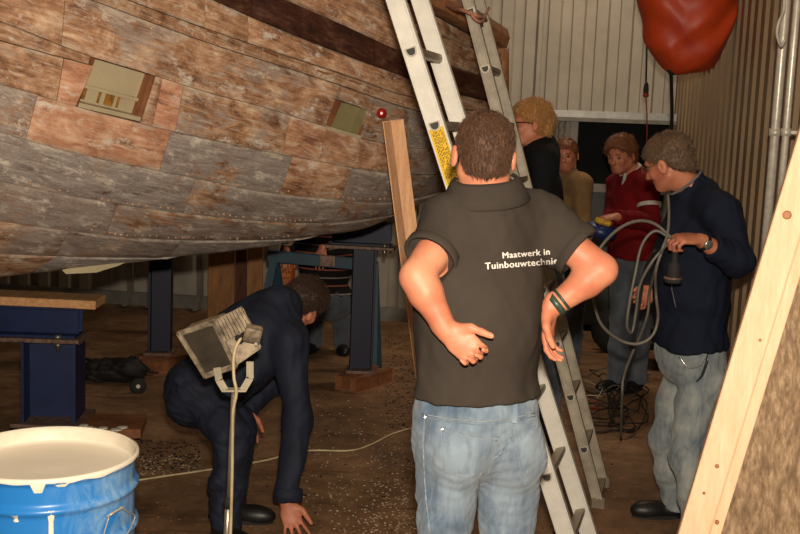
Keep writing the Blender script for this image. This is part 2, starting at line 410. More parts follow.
def nets(D, lo, h, name):
    ins = D < 0; n = np.array(D.shape)
    c = np.zeros(n - 1, np.int8)
    for dx in (0, 1):
        for dy in (0, 1):
            for dz in (0, 1): c += ins[dx:n[0] - 1 + dx, dy:n[1] - 1 + dy, dz:n[2] - 1 + dz]
    act = np.argwhere((c > 0) & (c < 8)); idx = np.full(n - 1, -1, np.int32); idx[tuple(act.T)] = np.arange(len(act))
    acc = np.zeros((len(act), 3)); cnt = np.zeros(len(act))
    for axis in range(3):
        o1, o2 = [a for a in range(3) if a != axis]
        for s1 in (0, 1):
            for s2 in (0, 1):
                b = act.copy(); b[:, o1] += s1; b[:, o2] += s2; e = b.copy(); e[:, axis] += 1
                d0 = D[tuple(b.T)]; d1 = D[tuple(e.T)]; m = (d0 < 0) != (d1 < 0)
                t = np.where(m, d0 / np.where(m, d0 - d1, 1), 0); pt = b.astype(float); pt[:, axis] += t
                acc[m] += pt[m]; cnt[m] += 1
    co = lo + h * acc / cnt[:, None]
    quads = []
    for axis in range(3):
        o1, o2 = (axis + 1) % 3, (axis + 2) % 3
        sl0 = [slice(None)] * 3; sl1 = [slice(None)] * 3; sl0[axis] = slice(0, -1); sl1[axis] = slice(1, None)
        a, b = ins[tuple(sl0)], ins[tuple(sl1)]; ed = np.argwhere(a != b)
        ed = ed[(ed[:, o1] > 0) & (ed[:, o2] > 0) & (ed[:, o1] < n[o1] - 1) & (ed[:, o2] < n[o2] - 1)]
        flip = ~a[tuple(ed.T)]
        def cell(u, v): q = ed.copy(); q[:, o1] -= u; q[:, o2] -= v; return idx[tuple(q.T)]
        q = np.stack([cell(1, 1), cell(0, 1), cell(0, 0), cell(1, 0)], 1)
        q[flip] = q[flip][:, ::-1]; quads.append(q)
    q = np.concatenate(quads); q = q[(q >= 0).all(1)]
    # light smoothing
    for _ in range(2):
        s = np.zeros_like(co); w = np.zeros(len(co))
        for i in range(4):
            np.add.at(s, q[:, i], co[q[:, (i + 1) % 4]]); np.add.at(w, q[:, i], 1)
        co = co * .5 + .5 * s / np.maximum(w, 1)[:, None]
    me = bpy.data.meshes.new(name); me.vertices.add(len(co)); me.vertices.foreach_set('co', co.astype(np.float32).ravel())
    me.loops.add(len(q) * 4); me.loops.foreach_set('vertex_index', q.ravel().astype(np.int32))
    me.polygons.add(len(q)); me.polygons.foreach_set('loop_start', np.arange(0, len(q) * 4, 4, dtype=np.int32))
    me.polygons.foreach_set('loop_total', np.full(len(q), 4, np.int32)); me.update(calc_edges=True)
    me.polygons.foreach_set('use_smooth', np.ones(len(q), bool)); return me

def folds(freq, amp, seed=0, dirs=None, sharp=1.0):
    r = np.random.default_rng(seed); A = [nrm(r.normal(size=3)) * r.uniform(.6, 1.4) * freq for _ in range(5)]
    if dirs is not None: A = [a * V(*dirs) for a in A]
    ph = r.uniform(0, 6.3, 5)
    def f(p):
        w = .9 * np.sin(p @ A[0] + ph[0]) + .9 * np.sin(p @ A[1] * .6 + ph[1])
        s = np.sin(p @ A[2] + 1.3 * w + ph[2]) + .7 * np.sin(p @ A[3] * 1.7 + w + ph[3]) + .4 * np.sin(p @ A[4] * 2.6 - w + ph[4])
        return amp * s * .5
    return f

def hair_mesh(base, c, up, n, length, flow=.6, curl=0., seed=1, thick=.0011, keep=None):
    co = np.empty(len(base.vertices) * 3); base.vertices.foreach_get('co', co); co = co.reshape(-1, 3)
    no = np.empty(len(base.vertices) * 3); base.vertices.foreach_get('normal', no); no = no.reshape(-1, 3)
    r = np.random.default_rng(seed); i = r.integers(0, len(co), n); p = co[i] + r.normal(size=(n, 3)) * .002; m = no[i]
    up = V(*up); crown = V(*c) + up * .09
    f = p - crown; f -= (f * m).sum(1)[:, None] * m; f /= np.linalg.norm(f, axis=1)[:, None] + 1e-6
    cl = np.sin(p * 90 + r.uniform(0, 6)) @ r.normal(size=(3, 3))
    d = m * (1 - flow) + f * flow + r.normal(size=(n, 3)) * (.11 + curl * .4) + cl * (.08 + .12 * curl); d /= np.linalg.norm(d, axis=1)[:, None]
    L = length * r.uniform(.6, 1.2, n)[:, None]
    a = nrm(V(.3, .5, .8)); s = np.cross(d, a); s /= np.linalg.norm(s, axis=1)[:, None]; b = np.cross(d, s)
    droop = f * .5 - up * .25 + (r.normal(size=(n, 3)) * curl)
    pts = [p - m * .003, p + d * L * .5, p + d * L * .85 + droop * L * .35]
    vs = []; fs = []
    T = [thick, thick * .9]
    for k in range(2):
        for j in range(3):
            an = 2 * math.pi * j / 3; vs.append(pts[k] + T[k] * (math.cos(an) * s + math.sin(an) * b))
    vs.append(pts[2]); vv = np.stack(vs, 1).reshape(-1, 3); o = np.arange(n)[:, None] * 7
    loc = []
    for j in range(3):
        j2 = (j + 1) % 3; loc += [(j, j2, 3 + j2), (j, 3 + j2, 3 + j), (3 + j, 3 + j2, 6)]
    fs = (o[:, :, None] + np.array(loc)[None]).reshape(-1, 3)
    bo = np.array([v.vertices[:] for v in base.polygons]); nb = len(co)
    tri = np.concatenate([bo[:, [0, 1, 2]], bo[:, [0, 2, 3]]])
    allv = np.concatenate([co, vv]); allf = np.concatenate([tri, fs + nb])
    me = bpy.data.meshes.new('hair'); me.vertices.add(len(allv)); me.vertices.foreach_set('co', allv.astype(np.float32).ravel())
    me.loops.add(allf.size); me.loops.foreach_set('vertex_index', allf.ravel().astype(np.int32)); me.polygons.add(len(allf))
    me.polygons.foreach_set('loop_start', np.arange(0, allf.size, 3, dtype=np.int32)); me.polygons.foreach_set('loop_total', np.full(len(allf), 3, np.int32))
    me.update(calc_edges=True); me.polygons.foreach_set('use_smooth', np.ones(len(allf), bool)); return me

def hand(B, w, f, n, th, curl=(.35, .4, .45, .5), tcurl=.3, spread=.06, s=1.0):
    """wrist, finger direction, palm normal, thumb-side direction"""
    f = nrm(f); n = nrm(V(*n) - f * np.dot(n, f)); t = V(*th); t = nrm(t - f * np.dot(t, f) - n * np.dot(t, n)); w = V(*w)
    R = np.array([t, f, n]).T
    B.el(w + f * .048 * s, (.041 * s, .052 * s, .0145 * s), R, k=.012)
    B.el(w + f * .075 * s, (.041 * s, .022 * s, .0125 * s), R, k=.01)
    B.rc(w - f * .02, w + f * .03 * s, .026 * s, .024 * s, k=.015, flat=(n, 1.45))
    offs = (.031, .0105, -.0105, -.030); Ls = (.072, .08, .074, .058); rr = (.0088, .009, .0086, .0076)
    for i in range(4):
        p = w + f * (.083 - (.006 if i == 3 else 0)) * s + t * offs[i] * s; a = curl[i]; d0 = nrm(f + t * spread * (1.5 - i)); q = p
        for j, fr in enumerate((.45, .32, .23)):
            ang = a * (j + .6); d = d0 * math.cos(ang) + n * math.sin(ang); e = q + d * Ls[i] * fr * s
            B.rc(q, e, rr[i] * s * (1 - .08 * j), rr[i] * s * (.92 - .08 * j), k=.004); q = e
    p0 = w + f * .022 * s + t * .026 * s; d = nrm(f * .75 + t * .75 + n * .25)
    p1 = p0 + d * .036 * s; d2 = nrm(f * (1 - tcurl * .3) + t * .3 + n * tcurl); p2 = p1 + d2 * .034 * s; p3 = p2 + nrm(d2 + n * tcurl * .6) * .028 * s
    B.rc(p0, p1, .015 * s, .0125 * s, k=.014); B.rc(p1, p2, .0115 * s, .0105 * s, k=.005); B.rc(p2, p3, .0105 * s, .009 * s, k=.004)
    return p3

def head_frame(hf, hu):
    f = nrm(hf); u = V(*hu); u = nrm(u - f * np.dot(u, f)); l = np.cross(u, f); return f, l, u

def head(B, c, hf, hu, s=1.0, ears=True):
    f, l, u = head_frame(hf, hu); c = V(*c); R = np.array([l, f, u]).T
    p = lambda F=0, L=0, U_=0: c + (f * F + l * L + u * U_) * s
    B.el(p(-.008, 0, .030), (.077 * s, .098 * s, .088 * s), R, k=.02)
    B.el(p(.022, 0, -.045), (.06 * s, .066 * s, .072 * s), R, k=.03)
    B.el(p(.066, 0, -.088), (.026 * s, .022 * s, .022 * s), R, k=.03)
    for sg in (-1, 1):
        B.rc(p(-.005, sg * .056, -.055), p(.06, sg * .022, -.092), .016 * s, .014 * s, k=.025)
        B.el(p(.066, sg * .04, -.028), (.02 * s, .018 * s, .02 * s), R, k=.02)
    B.rc(p(.08, -.03, .022), p(.08, .03, .022), .013 * s, k=.02)
    for sg in (-1, 1): B.el(p(.098, sg * .031, .001), (.016 * s, .014 * s, .011 * s), R, k=.012, op='s')
    B.rc(p(.085, 0, .006), p(.112, 0, -.034), .008 * s, .0125 * s, k=.012)
    for sg in (-1, 1): B.el(p(.099, sg * .011, -.037), (.009 * s, .01 * s, .008 * s), R, k=.008)
    B.el(p(.087, 0, -.058), (.022 * s, .0115 * s, .006 * s), R, k=.006); B.el(p(.085, 0, -.070), (.019 * s, .011 * s, .006 * s), R, k=.006)
    if ears:
        for sg in (-1, 1):
            Re = np.array([nrm(l * sg + f * -.35), nrm(f * sg + l * .35), u]).T
            B.el(p(-.004, sg * .088, -.012), (.0095 * s, .021 * s, .034 * s), Re, k=.006)
            B.el(p(.002, sg * .097, -.008), (.006 * s, .009 * s, .016 * s), Re, k=.005, op='s')
    return p

def hair_cap(B, c, hf, hu, s=1.0, off=.012, tilt=None, nape=-.075, top=1.0):
    f, l, u = head_frame(hf, hu); c = V(*c); R = np.array([l, f, u]).T
    p = lambda F=0, L=0, U_=0: c + (f * F + l * L + u * U_) * s
    a = p(.088, 0, .062); b = p(-.09, 0, nape); d = nrm(b - a); nn = np.cross(d, l); nn = nn if nn @ u > 0 else -nn
    cut = [(a, -nn)]
    B.el(p(-.010, 0, .032), ((.077 + off) * s, (.099 + off) * s, (.088 + off * top) * s), R, k=.01, cut=cut)
    B.el(p(-.045, 0, -.03), ((.060 + off) * s, (.056 + off * .6) * s, (.07) * s), R, k=.02, cut=cut)
    for sg in (-1, 1): B.el(p(.004, sg * .088, -.02), (.026 * s, .03 * s, .042 * s), R, k=.006, op='s')
    return p

def ft(l, u):     # torso frame
    pass

def person(name, label, J, top, pants, skin, hair, h=.006, shoes='leather', girth=1.0, sleeve='long', hem=.0, hs=1.0,
           hairp=None, hands=None, grp=None, tamp=.005, pamp=.004, seed=0, collar=None, legw=1.0, hb=None, tucked=False, loose=.0, eyes=True, hemdir=None, pfr=26.):
    J = {k: V(*v) for k, v in J.items()}
    base = (J['anL'] + J['anR']) / 2; root = thing(name, (base[0], base[1], 0), label, 'person', grp)
    up = nrm(J['neck'] - J['pel']); lat = nrm(J['shR'] - J['shL']); lat = nrm(lat - up * np.dot(lat, up)); fw = np.cross(up, lat); fw = fw if fw @ J['fwd'] > 0 else -fw
    hl = nrm(J['hipR'] - J['hipL']); hup = nrm(J.get('hup', up)); hl = nrm(hl - hup * (hl @ hup)); hf_ = np.cross(hup, hl); hf_ = hf_ if hf_ @ J['fwd'] > 0 or 'hup' in J else -hf_
    if 'hfwd' in J: hf_ = nrm(J['hfwd'])
    RT = np.array([lat, fw, up]).T; RH = np.array([hl, hf_, hup]).T; g = girth
    pel, neck = J['pel'], J['neck']; TL = np.linalg.norm(neck - pel)
    def torso(B, o, cut=None, ho=0.):
        B.el(pel + hup * .02, (.160 * g + o + ho, .112 * g + o + ho, .13), RH, k=.05, cut=cut)
        B.el(pel + up * TL * .4, (.150 * g + o + ho * .6, .112 * g + o + ho * .6, .18), RT, k=.06, cut=cut)
        B.el(neck - up * TL * .36 + fw * .01, (.168 * g + o, .118 * g + o, .2), RT, k=.06, cut=cut)
        sl, sr = J['shL'], J['shR']; mid = neck - up * .05
        B.rc(mid, sl, .078 + o, .058 + o, k=.05); B.rc(mid, sr, .078 + o, .058 + o, k=.05)
        B.rc(neck + up * .01, sl * .75 + mid * .25 + up * .02, .052 + o, .040 + o, k=.05); B.rc(neck + up * .01, sr * .75 + mid * .25 + up * .02, .052 + o, .040 + o, k=.05)
    # --- body
    B = Body(); torso(B, -.004)
    for sd in 'LR':
        B.rc(J['sh' + sd], J['el' + sd], .054, .042, k=.03); m = J['el' + sd] * .72 + J['wr' + sd] * .28
        B.rc(J['el' + sd], m, .041, .044, k=.02); B.rc(m, J['wr' + sd], .043, .027, k=.015)
        B.rc(J['hip' + sd], J['kn' + sd], .074 * legw, .048, k=.04); m = J['kn' + sd] * .7 + J['an' + sd] * .3
        B.rc(J['kn' + sd], m, .046, .047, k=.02); B.rc(m, J['an' + sd], .047, .036, k=.02)
        B.rc(J['an' + sd] + V(0, 0, -.03), J['an' + sd] + nrm(J['toe' + sd]) * .13 + V(0, 0, -.055), .028, .02, k=.02)
    hc, hf, hu = J['head'], J['hf'], J['hu']
    f, l, u = head_frame(hf, hu)
    B.rc(neck, hc - u * .035 * hs - f * .018, .060, .055, k=.03)
    p = head(B, hc, hf, hu, hs)
    for sd in 'LR':
        if hands and sd in hands: hand(B, J['wr' + sd], **hands[sd])
    body = obj('body', B.mesh('body', h), M[skin], root, True)
    if eyes:
        for sg in (-1, 1):
            bm = bmesh.new(); bmesh.ops.create_uvsphere(bm, u_segments=12, v_segments=8, radius=.0112 * hs)
            for v in bm.verts: v.co = Vector(p(.0805, sg * .031, .0) + np.array(v.co))
            obj('eye', bm, M['eye'], root, True)
            bm = bmesh.new(); lathe(bm, p(.0805, sg * .031, 0), [(.0001, .0122 * hs), (.005 * hs, .0117 * hs), (.0055 * hs, .0105 * hs)], 10, axis=f); obj('iris', bm, M['dark_hole'], root.children[-1] if False else root, True)
            bm = bmesh.new(); tube(bm, [p(.094, sg * .016, .021), p(.095, sg * .032, .026), p(.086, sg * .046, .022)], [.003, .0035, .002], 6); obj('eyebrow', bm, M[hair], root, True)
    # --- hair
    H = Body(); hp = dict(off=.007); hp.update(hairp or {}); n = hp.pop('n', 2500); ln = hp.pop('len', .02); curl = hp.pop('curl', 0.); amp = hp.pop('amp', .002); fq = hp.pop('fq', 120); thick = hp.pop('thick', .0011); flow = hp.pop('flow', .88)
    hair_cap(H, hc, hf, hu, hs, **hp); hm = H.mesh('hair', max(.004, h * .8), folds(fq, amp, seed + 5), amp * 2)
    hm = hair_mesh(hm, hc, u, n, ln, flow, curl, seed + 1, thick); obj('hair', hm, M[hair], root)
    # --- trousers
    B = Body(); cutw = [(pel + hup * .085, hup)] if tucked is False else [(pel + hup * tucked, hup)]
    B.el(pel + hup * .0, (.158 * g + .016, .112 * g + .016, .16), RH, k=.04, cut=cutw)
    for sd, sg in (('L', -1), ('R', 1)):
        hp_ = J['hip' + sd]; B.el(hp_ - hf_ * .035 - hup * .01, (.088, .092, .10), RH, k=.05)
        B.rc(hp_, J['kn' + sd], .098 * legw, .072 * legw, k=.02); m = J['kn' + sd] * .5 + J['an' + sd] * .5
        B.rc(J['kn' + sd], m, .07 * legw, .068 * legw, k=.03); e = J['an' + sd] + V(0, 0, -.035); B.rc(m, e, .068 * legw, .068 * legw, k=.03, capb=True)
    fo = folds(pfr, pamp, seed + 9); fo2 = folds(pfr * 2.8, pamp * .4, seed + 10)
    tr = obj('trousers', B.mesh('trousers', h, lambda q: fo(q) + fo2(q), pamp * 2), M[pants], root, True)
    # --- top
    hemp = pel + up * hem; hd = up if hemdir is None else nrm(hemdir); cut = [(hemp, -hd)]
    B = Body(); torso(B, .014, cut, loose)
    if loose > 0: B.rc(neck - up * TL * .5, hemp - up * .1, .15 * g + loose, .158 * g + loose, k=.05, flat=(fw, 1.38), cut=cut)
    for sd in 'LR':
        a, e, w_ = J['sh' + sd], J['el' + sd], J['wr' + sd]
        if sleeve == 'short':
            end = a + (e - a) * .62; B.rc(a, end, .068, .073, k=.045, capb=True); B.rc(end - nrm(e - a) * .008, end + nrm(e - a) * .03, .062, .066, k=.003, op='s', capa=True)
        else:
            se = w_ + (e - w_) * (.04 if sleeve == 'long' else .3); B.rc(a, e, .074, .060, k=.04); B.rc(e, se, .060, .046, k=.03, capb=True)
            B.rc(w_ + (e - w_) * .16, w_ + (e - w_) * .04, .049, .047, k=.012, capb=True, capa=True) if sleeve == 'long' else None
    if collar is not None:
        cn = nrm(hc - neck); B.rc(neck - cn * .02, neck + cn * collar, .090, .080, k=.012, capb=True); B.rc(neck + cn * (collar - .025), neck + cn * (collar + .05), .062, .064, k=.003, op='s', capa=True)
    else:
        cn = nrm(hc - neck); B.rc(neck + cn * .035, neck + cn * .12, .066, .09, k=.004, op='s', capa=True)
    fo3 = folds(24, tamp, seed + 20); fo4 = folds(70, tamp * .4, seed + 21, dirs=(1, 1, .6))
    tp = obj('top', B.mesh('top', h, lambda q: fo3(q) + fo4(q), tamp * 2), M[top], root, True)
    # --- shoes
    for sd in 'LR':
        a = J['an' + sd]; t = V(*J['toe' + sd]); t[2] = 0; t = nrm(t); B = Body(); z = a[2] - .085; sd_ = np.cross(t, V(0, 0, 1))
        Rf = np.array([sd_, t, V(0, 0, 1)]).T; flr = [((a[0], a[1], z), (0, 0, -1))]
        B.el(a + t * .11 + V(0, 0, -.055), (.048, .10, .045), Rf, k=.03, cut=flr); B.el(a + V(0, 0, -.05), (.042, .06, .05), Rf, k=.03, cut=flr)
        B.rc(a + V(0, 0, -.03), a + V(0, 0, .03), .048, .05, k=.03, capb=True)
        sh = obj('shoe', B.mesh('shoe', .006), M[shoes], root, True)
        bm = bmesh.new(); n_ = 20; ring = []
        for i in range(n_):
            an = 2 * math.pi * i / n_; ring.append(a + t * (.055 + .145 * math.cos(an)) + sd_ * math.sin(an) * (.046 + .006 * math.cos(an)) + V(0, 0, -a[2] + z))
        prism(bm, ring, V(0, 0, -.003), V(0, 0, .016)); obj('sole', bm, M['rubber'], sh)
    return root, J, dict(up=up, fw=fw, lat=lat, p=p, f=f, l=l, u=u, top=tp, trousers=tr, hl=hl, hf=hf_, hup=hup)
# ================================================================== THE ROOM
WD = nrm(V(.1266, 1, 0)); WN = nrm(V(-1, .1266, 0)); W0 = V(1.13, 0, 0)      # right wall: direction, inward normal, point
def wr(t, z=0., d=0.): return W0 + WD * t + WN * d + V(0, 0, z)
CORN = wr((9 * 1.0) / WD[1]); BD = nrm(V(-1, .1266, 0))                        # back wall runs left from the corner
ZC = 4.15
bm = bmesh.new(); box(bm, (-1.5, 4.2, -.05), (9, 14, .1)); fl = tag(obj('floor', bm, M['floor']), kind='structure')
bm = bmesh.new(); box(bm, (-1.5, 4.2, ZC + .05), (9, 14, .1)); tag(obj('ceiling', bm, M['ceiling']), kind='structure')

def ribbed(name, p0, d, nrm_, L, z0, z1, mat, gaps=(), per=.2):
    prof = [(0, 0), (.092, 0), (.10, .034), (.180, .034), (.2, 0)]
    xs = [(i * per + x * per / .2, y) for i in range(int(L / per)) for x, y in prof[:-1]] + [(int(L / per) * per, 0)]
    bm = bmesh.new(); back = -nrm_ * .06
    for (a, ya), (b, yb) in zip(xs, xs[1:]):
        m = (a + b) / 2; zz = z0
        for g0, g1, gz in gaps:
            if g0 < m < g1: zz = gz
        q = [p0 + d * a - nrm_ * ya + V(0, 0, zz), p0 + d * b - nrm_ * yb + V(0, 0, zz), p0 + d * b - nrm_ * yb + V(0, 0, z1), p0 + d * a - nrm_ * ya + V(0, 0, z1)]
        bm.faces.new([bm.verts.new(v) for v in q])
    bmesh.ops.remove_doubles(bm, verts=bm.verts, dist=1e-5); bmesh.ops.recalc_face_normals(bm, faces=bm.faces)
    return tag(obj(name, bm, mat), kind='structure')
ribbed('wall_right', wr(-2.4), WD, WN, 11.4, 0, ZC, M['wall_right'])
BN = nrm(V(-.1266, -1, 0))
def bw(t, z=0., d=0.): return CORN + BD * t + BN * d + V(0, 0, z)            # along the back wall from the corner
DT0, DT1, DZ = .02, .98, 1.86
ribbed('wall_back', bw(0), BD, BN, 7.8, 0, ZC, M['wall_back'], gaps=((0, 1.02, 1.86),))
ribbed('wall_left', bw(7.7), -WD, V(1, 0, 0), 11.0, 0, ZC, M['wall_back'])
# behind the door opening: door leaf with dark glass, mid rail and grey panel
RB = np.array([BD, BN, V(0, 0, 1)]).T
def bwbox(name, t0, t1, z0, z1, d0, d1, mat, parent=None, bev=0., **kw):
    bm = bmesh.new(); box(bm, bw((t0 + t1) / 2, (z0 + z1) / 2, (d0 + d1) / 2), (t1 - t0, abs(d1 - d0), z1 - z0), RB, bev); return obj(name, bm, M[mat], parent, **kw)
dr = thing('door_1', bw(.5), None, None); dr['kind'] = 'structure'
bwbox('door_frame', -.02, 1.12, 1.86, 1.915, -.06, .10, 'steel_trim', dr, .008)
bwbox('door_frame', -.02, 1.12, 1.835, 1.86, -.06, .16, 'grey_frame', dr, .004)
bwbox('door_post', 1.02, 1.12, 0, 1.86, -.10, .06, 'grey_frame', dr, .006)
bwbox('door_post', .80, .86, 0, 1.84, -.02, .03, 'wall_back', dr, .006, label='pale narrow door post')
bwbox('door_post', -.02, .03, 0, 1.86, -.10, .02, 'grey_frame', dr, .006)
bwbox('window_pane', .03, .80, 1.30, 1.84, -.09, -.07, 'glass_door', dr)
bwbox('mid_rail', .03, .80, 1.24, 1.30, -.10, -.04, 'grey_frame', dr, .006)
bwbox('door_panel', .03, .80, .06, 1.24, -.10, -.07, 'door_panel', dr)
bwbox('side_panel', .86, 1.02, 0, 1.84, -.09, -.07, 'wall_back', dr)
bwbox('backing_board', -.05, 1.12, 0, 1.9, -.2, -.14, 'black_cloth', dr)
# insulated pipe beside the door post
bm = bmesh.new(); pts = []
for i in range(120): pts.append(bw(.935 + .006 * math.cos(i * 1.3), .02 + i * .0152, .03 + .006 * math.sin(i * 1.3)))
tube(bm, pts, .03, 8); tag(obj('spiral_hose', bm, M['wall_back']), 'pale ribbed hose standing upright inside the door post behind the man in tan', 'hose')
# flashing along the wall corner and sheet joint strips
for nm, t in (('trim_1', 1.16), ('trim_2', 2.12), ('trim_3', 3.06)):
    bm = bmesh.new(); box(bm, bw(t, 2.1, .012), (.035, .03, 4.1), RB, .004); tag(obj(nm, bm, M['wall_back']), kind='structure')
# lower back wall under the hull: base strip and light studs
bwbox('baseboard_back', 1.2, 7.6, 0, .12, 0, .05, 'steel_trim'); SC.objects['baseboard_back']['kind'] = 'structure'
for i, (px, lab) in enumerate(((117, 'first'), (142, 'second'), (151, 'third'), (192, 'fourth'))):
    q = P(px, 290, 9.2); t = (q - CORN) @ BD; bm = bmesh.new(); box(bm, bw(t, .75, .09), (.045 if i != 2 else .06, .04, 1.45), RB, .004)
    prism(bm, [bw(t, .02, .05), bw(t, .02, .25), bw(t, .18, .09)], BD * -.02, BD * .02)
    tag(obj('wall_stud', bm, M['grey_frame']), f'grey upright metal stud against the back wall under the hull, {lab} from the left', 'stud', 'metal studs under the hull')
# overhead beam the ladders lean on (just above the picture)
bm = bmesh.new(); bar(bm, (-.98, 2.2, 3.78), (-.05, 5.9, 3.78), .1, .2, (1, 0, 0)); tag(obj('trim_4', bm, M['grey_frame']), kind='structure')
for (x, y) in ((-.98, 2.3), (-.05, 5.85)):
    pass
# ceiling tube lights
for i, (x, y, lab) in enumerate(((1.5, 7.7, 'above the door'), (.9, 3.2, 'above the men by the wall'), (-.9, .2, 'nearest the camera'))):
    t = thing('ceiling_lamp', (x, y, 4.14), f'long white ceiling lamp {lab}', 'lamp', 'ceiling lamps')
    bm = bmesh.new(); box(bm, (x, y, 4.12), (.34, 1.7, .05), I3, .01); obj('housing', bm, M['cream_paint'], t)

# galvanised pipes on the right wall
for i, (px, dd, r, lab) in enumerate(((777, .16, .019, 'left and nearer the door'), (788, .15, .014, 'right and nearer the panel'))):
    q = P(px, 110, 4.35 - .25 * i); dd_ = (W0 - q) @ WN; bm = bmesh.new(); x, y = q[0], q[1]
    t = thing('wall_pipe', (x, y, 0), f'shiny galvanised vertical pipe on the tan wall, {lab}', 'pipe', 'pipes on the right wall')
    tube(bm, [(x, y, 0.0), (x, y, ZC)], r, 16); obj('pipe', bm, M['galv'], t)
    for z in (.5, 1.75, 3.2):
        bm = bmesh.new(); lathe(bm, (x, y, z), [(r + .001, -.015), (r + .006, -.015), (r + .006, .015), (r + .001, .015)], 16)
        e = V(x, y, z); w_ = e + (-WN) * (((e - W0) @ WN) + .0); bar(bm, e, w_, .012, .02, (0, 0, 1)); obj('pipe_clip', bm, M['galv'], t)
bm = bmesh.new(); tube(bm, spline([P(783, -20, 4.15), P(784, 8, 4.15), P(779, 22, 4.12), P(777, 34, 4.12), P(781, 46, 4.15), P(785, 40, 4.14)], 6), .006, 6)
tag(obj('white_rope', bm, M['white_rope']), 'short white rope hanging beside the upper part of the wall pipes', 'rope')

# ================================================================== THE HULL
def hermite(pts):
    X = np.array([p[0] for p in pts], float); Y = np.array([p[1] for p in pts], float); d = np.gradient(Y, X)
    def f(x):
        x = np.asarray(x, float); i = np.clip(np.searchsorted(X, x) - 1, 0, len(X) - 2); h = X[i + 1] - X[i]; t = (x - X[i]) / h
        o = (Y[i] * (2 * t ** 3 - 3 * t * t + 1) + d[i] * h * (t ** 3 - 2 * t * t + t) + Y[i + 1] * (-2 * t ** 3 + 3 * t * t) + d[i + 1] * h * (t ** 3 - t * t))
        return np.where(x < X[0], Y[0] + d[0] * (x - X[0]), np.where(x > X[-1], Y[-1] + d[-1] * (x - X[-1]), o))
    return f
Bt = hermite([(-500, 306), (-150, 288), (0, 278), (33, 274), (100, 266.5), (170, 258), (230, 252), (263, 247), (312, 237), (373, 226), (395, 215), (416, 206), (446, 191), (480, 166), (506, 140)])
def lo(f): return lambda x: np.minimum(f(x), Bt(x))
S1 = lo(hermite([(-500, 240), (-150, 248), (0, 255), (83, 258), (157, 258.5), (260, 258), (506, 250)]))
S2 = lo(hermite([(-500, 185), (-150, 208), (0, 222), (96, 235), (154, 240), (220, 241.5), (290, 240), (506, 232)]))
S3 = lo(hermite([(-500, 120), (-150, 162), (0, 182), (69, 196), (145, 209), (220, 218), (263, 222), (334, 223.5), (392, 216), (506, 195)]))
S4 = lo(hermite([(-500, 50), (-150, 108), (0, 133), (69, 152), (138, 167), (220, 184), (249, 190), (323, 199), (400, 202), (446, 191), (506, 165)]))
S5 = lo(hermite([(-500, -30), (-150, 48), (0, 84), (77, 107), (146, 125), (220, 142), (309, 160), (387, 173), (440, 174), (480, 160), (506, 148)]))
S6 = hermite([(-500, -120), (-150, -26), (0, 21), (94, 57.5), (143, 72), (220, 96), (263, 107), (330, 128), (365, 139), (400, 146), (446, 149), (480, 142), (506, 136)])
S6b = hermite([(-500, -75), (-150, 0), (0, 41), (94, 66), (200, 90)])
S7 = hermite([(-500, -190), (-150, -77), (0, -30), (91, 0), (150, 22), (220, 47), (290, 69), (345, 87), (400, 106), (446, 117), (480, 120), (506, 121)])
S7b = hermite([(-500, -212), (-150, -96), (0, -45), (91, -14), (180, 19), (290, 57), (345, 75), (400, 94), (446, 106), (480, 112), (506, 116)])
S8 = hermite([(-500, -250), (-150, -124), (0, -72), (90, -43), (213, 0), (260, 21), (345, 55), (400, 75), (460, 94), (506, 105)])
S9 = hermite([(-500, -270), (-150, -145), (0, -96), (90, -66), (180, -33), (285, 0), (345, 26), (400, 51), (450, 66), (506, 84)])
S10 = hermite([(-500, -320), (0, -143), (180, -76), (285, -40), (345, -12), (400, 17), (450, 38), (506, 62)])
base = hermite([(-500, 2.75), (-250, 3.1), (0, 3.6), (100, 3.86), (200, 4.18), (300, 4.55), (400, 5.0), (450, 5.35), (506, 5.95)])
wf = hermite([(-500, 1.2), (0, 1.0), (300, .85), (400, .6), (506, .25)])
def hd(px, py):
    s = (py - S6(px)) / np.maximum(Bt(px) - S6(px), 3); sp = np.clip(s, 0, 1)
    b = np.where(s < 0, -.16 * np.clip(-s, 0, 2.5), .12 * sp + .62 * (1 - np.sqrt(1 - .97 * sp * sp)))
    return base(px) + b * wf(px)
def hp3(px, py, out=0.):
    Y = hd(px, py); p0 = P(px, py, float(Y))
    if out:
        a = P(px + 3, py, float(hd(px + 3, py))) - p0; b = P(px, py - 2, float(hd(px, py - 2))) - p0; n = np.cross(a, b)
        if n @ (CAM - p0) < 0: n = -n
        p0 = p0 + nrm(n) * out
    return p0
def sheer(px):                                  # top rail height (a real curve in space, falling towards the bow)
    Y = float(base(px)); return 2.30 + (5.3 - Y) * .17 + max(0, 5.3 - Y) ** 2 * .03
def rail_px(px):
    Y = float(base(px)) - .16 * 1.6 * float(wf(px)); z = sheer(px); yy = np.linspace(-420, 140, 240)
    zs = np.array([P(px, y, Y)[2] for y in yy]); return float(np.interp(-z, -zs, yy))
_rx = np.linspace(-500, 506, 30); _ry = np.array([rail_px(x) for x in _rx]); RL = lambda x: np.interp(x, _rx, _ry)
RL1 = lambda x: RL(x) + np.interp(x, [-500, 0, 400, 506], [40, 26, 15, 12])

hull = thing('boat_hull', (-1.0, 5.6, .9), 'large old wooden boat hull with worn brown and grey carvel planks, filling the upper left', 'boat')
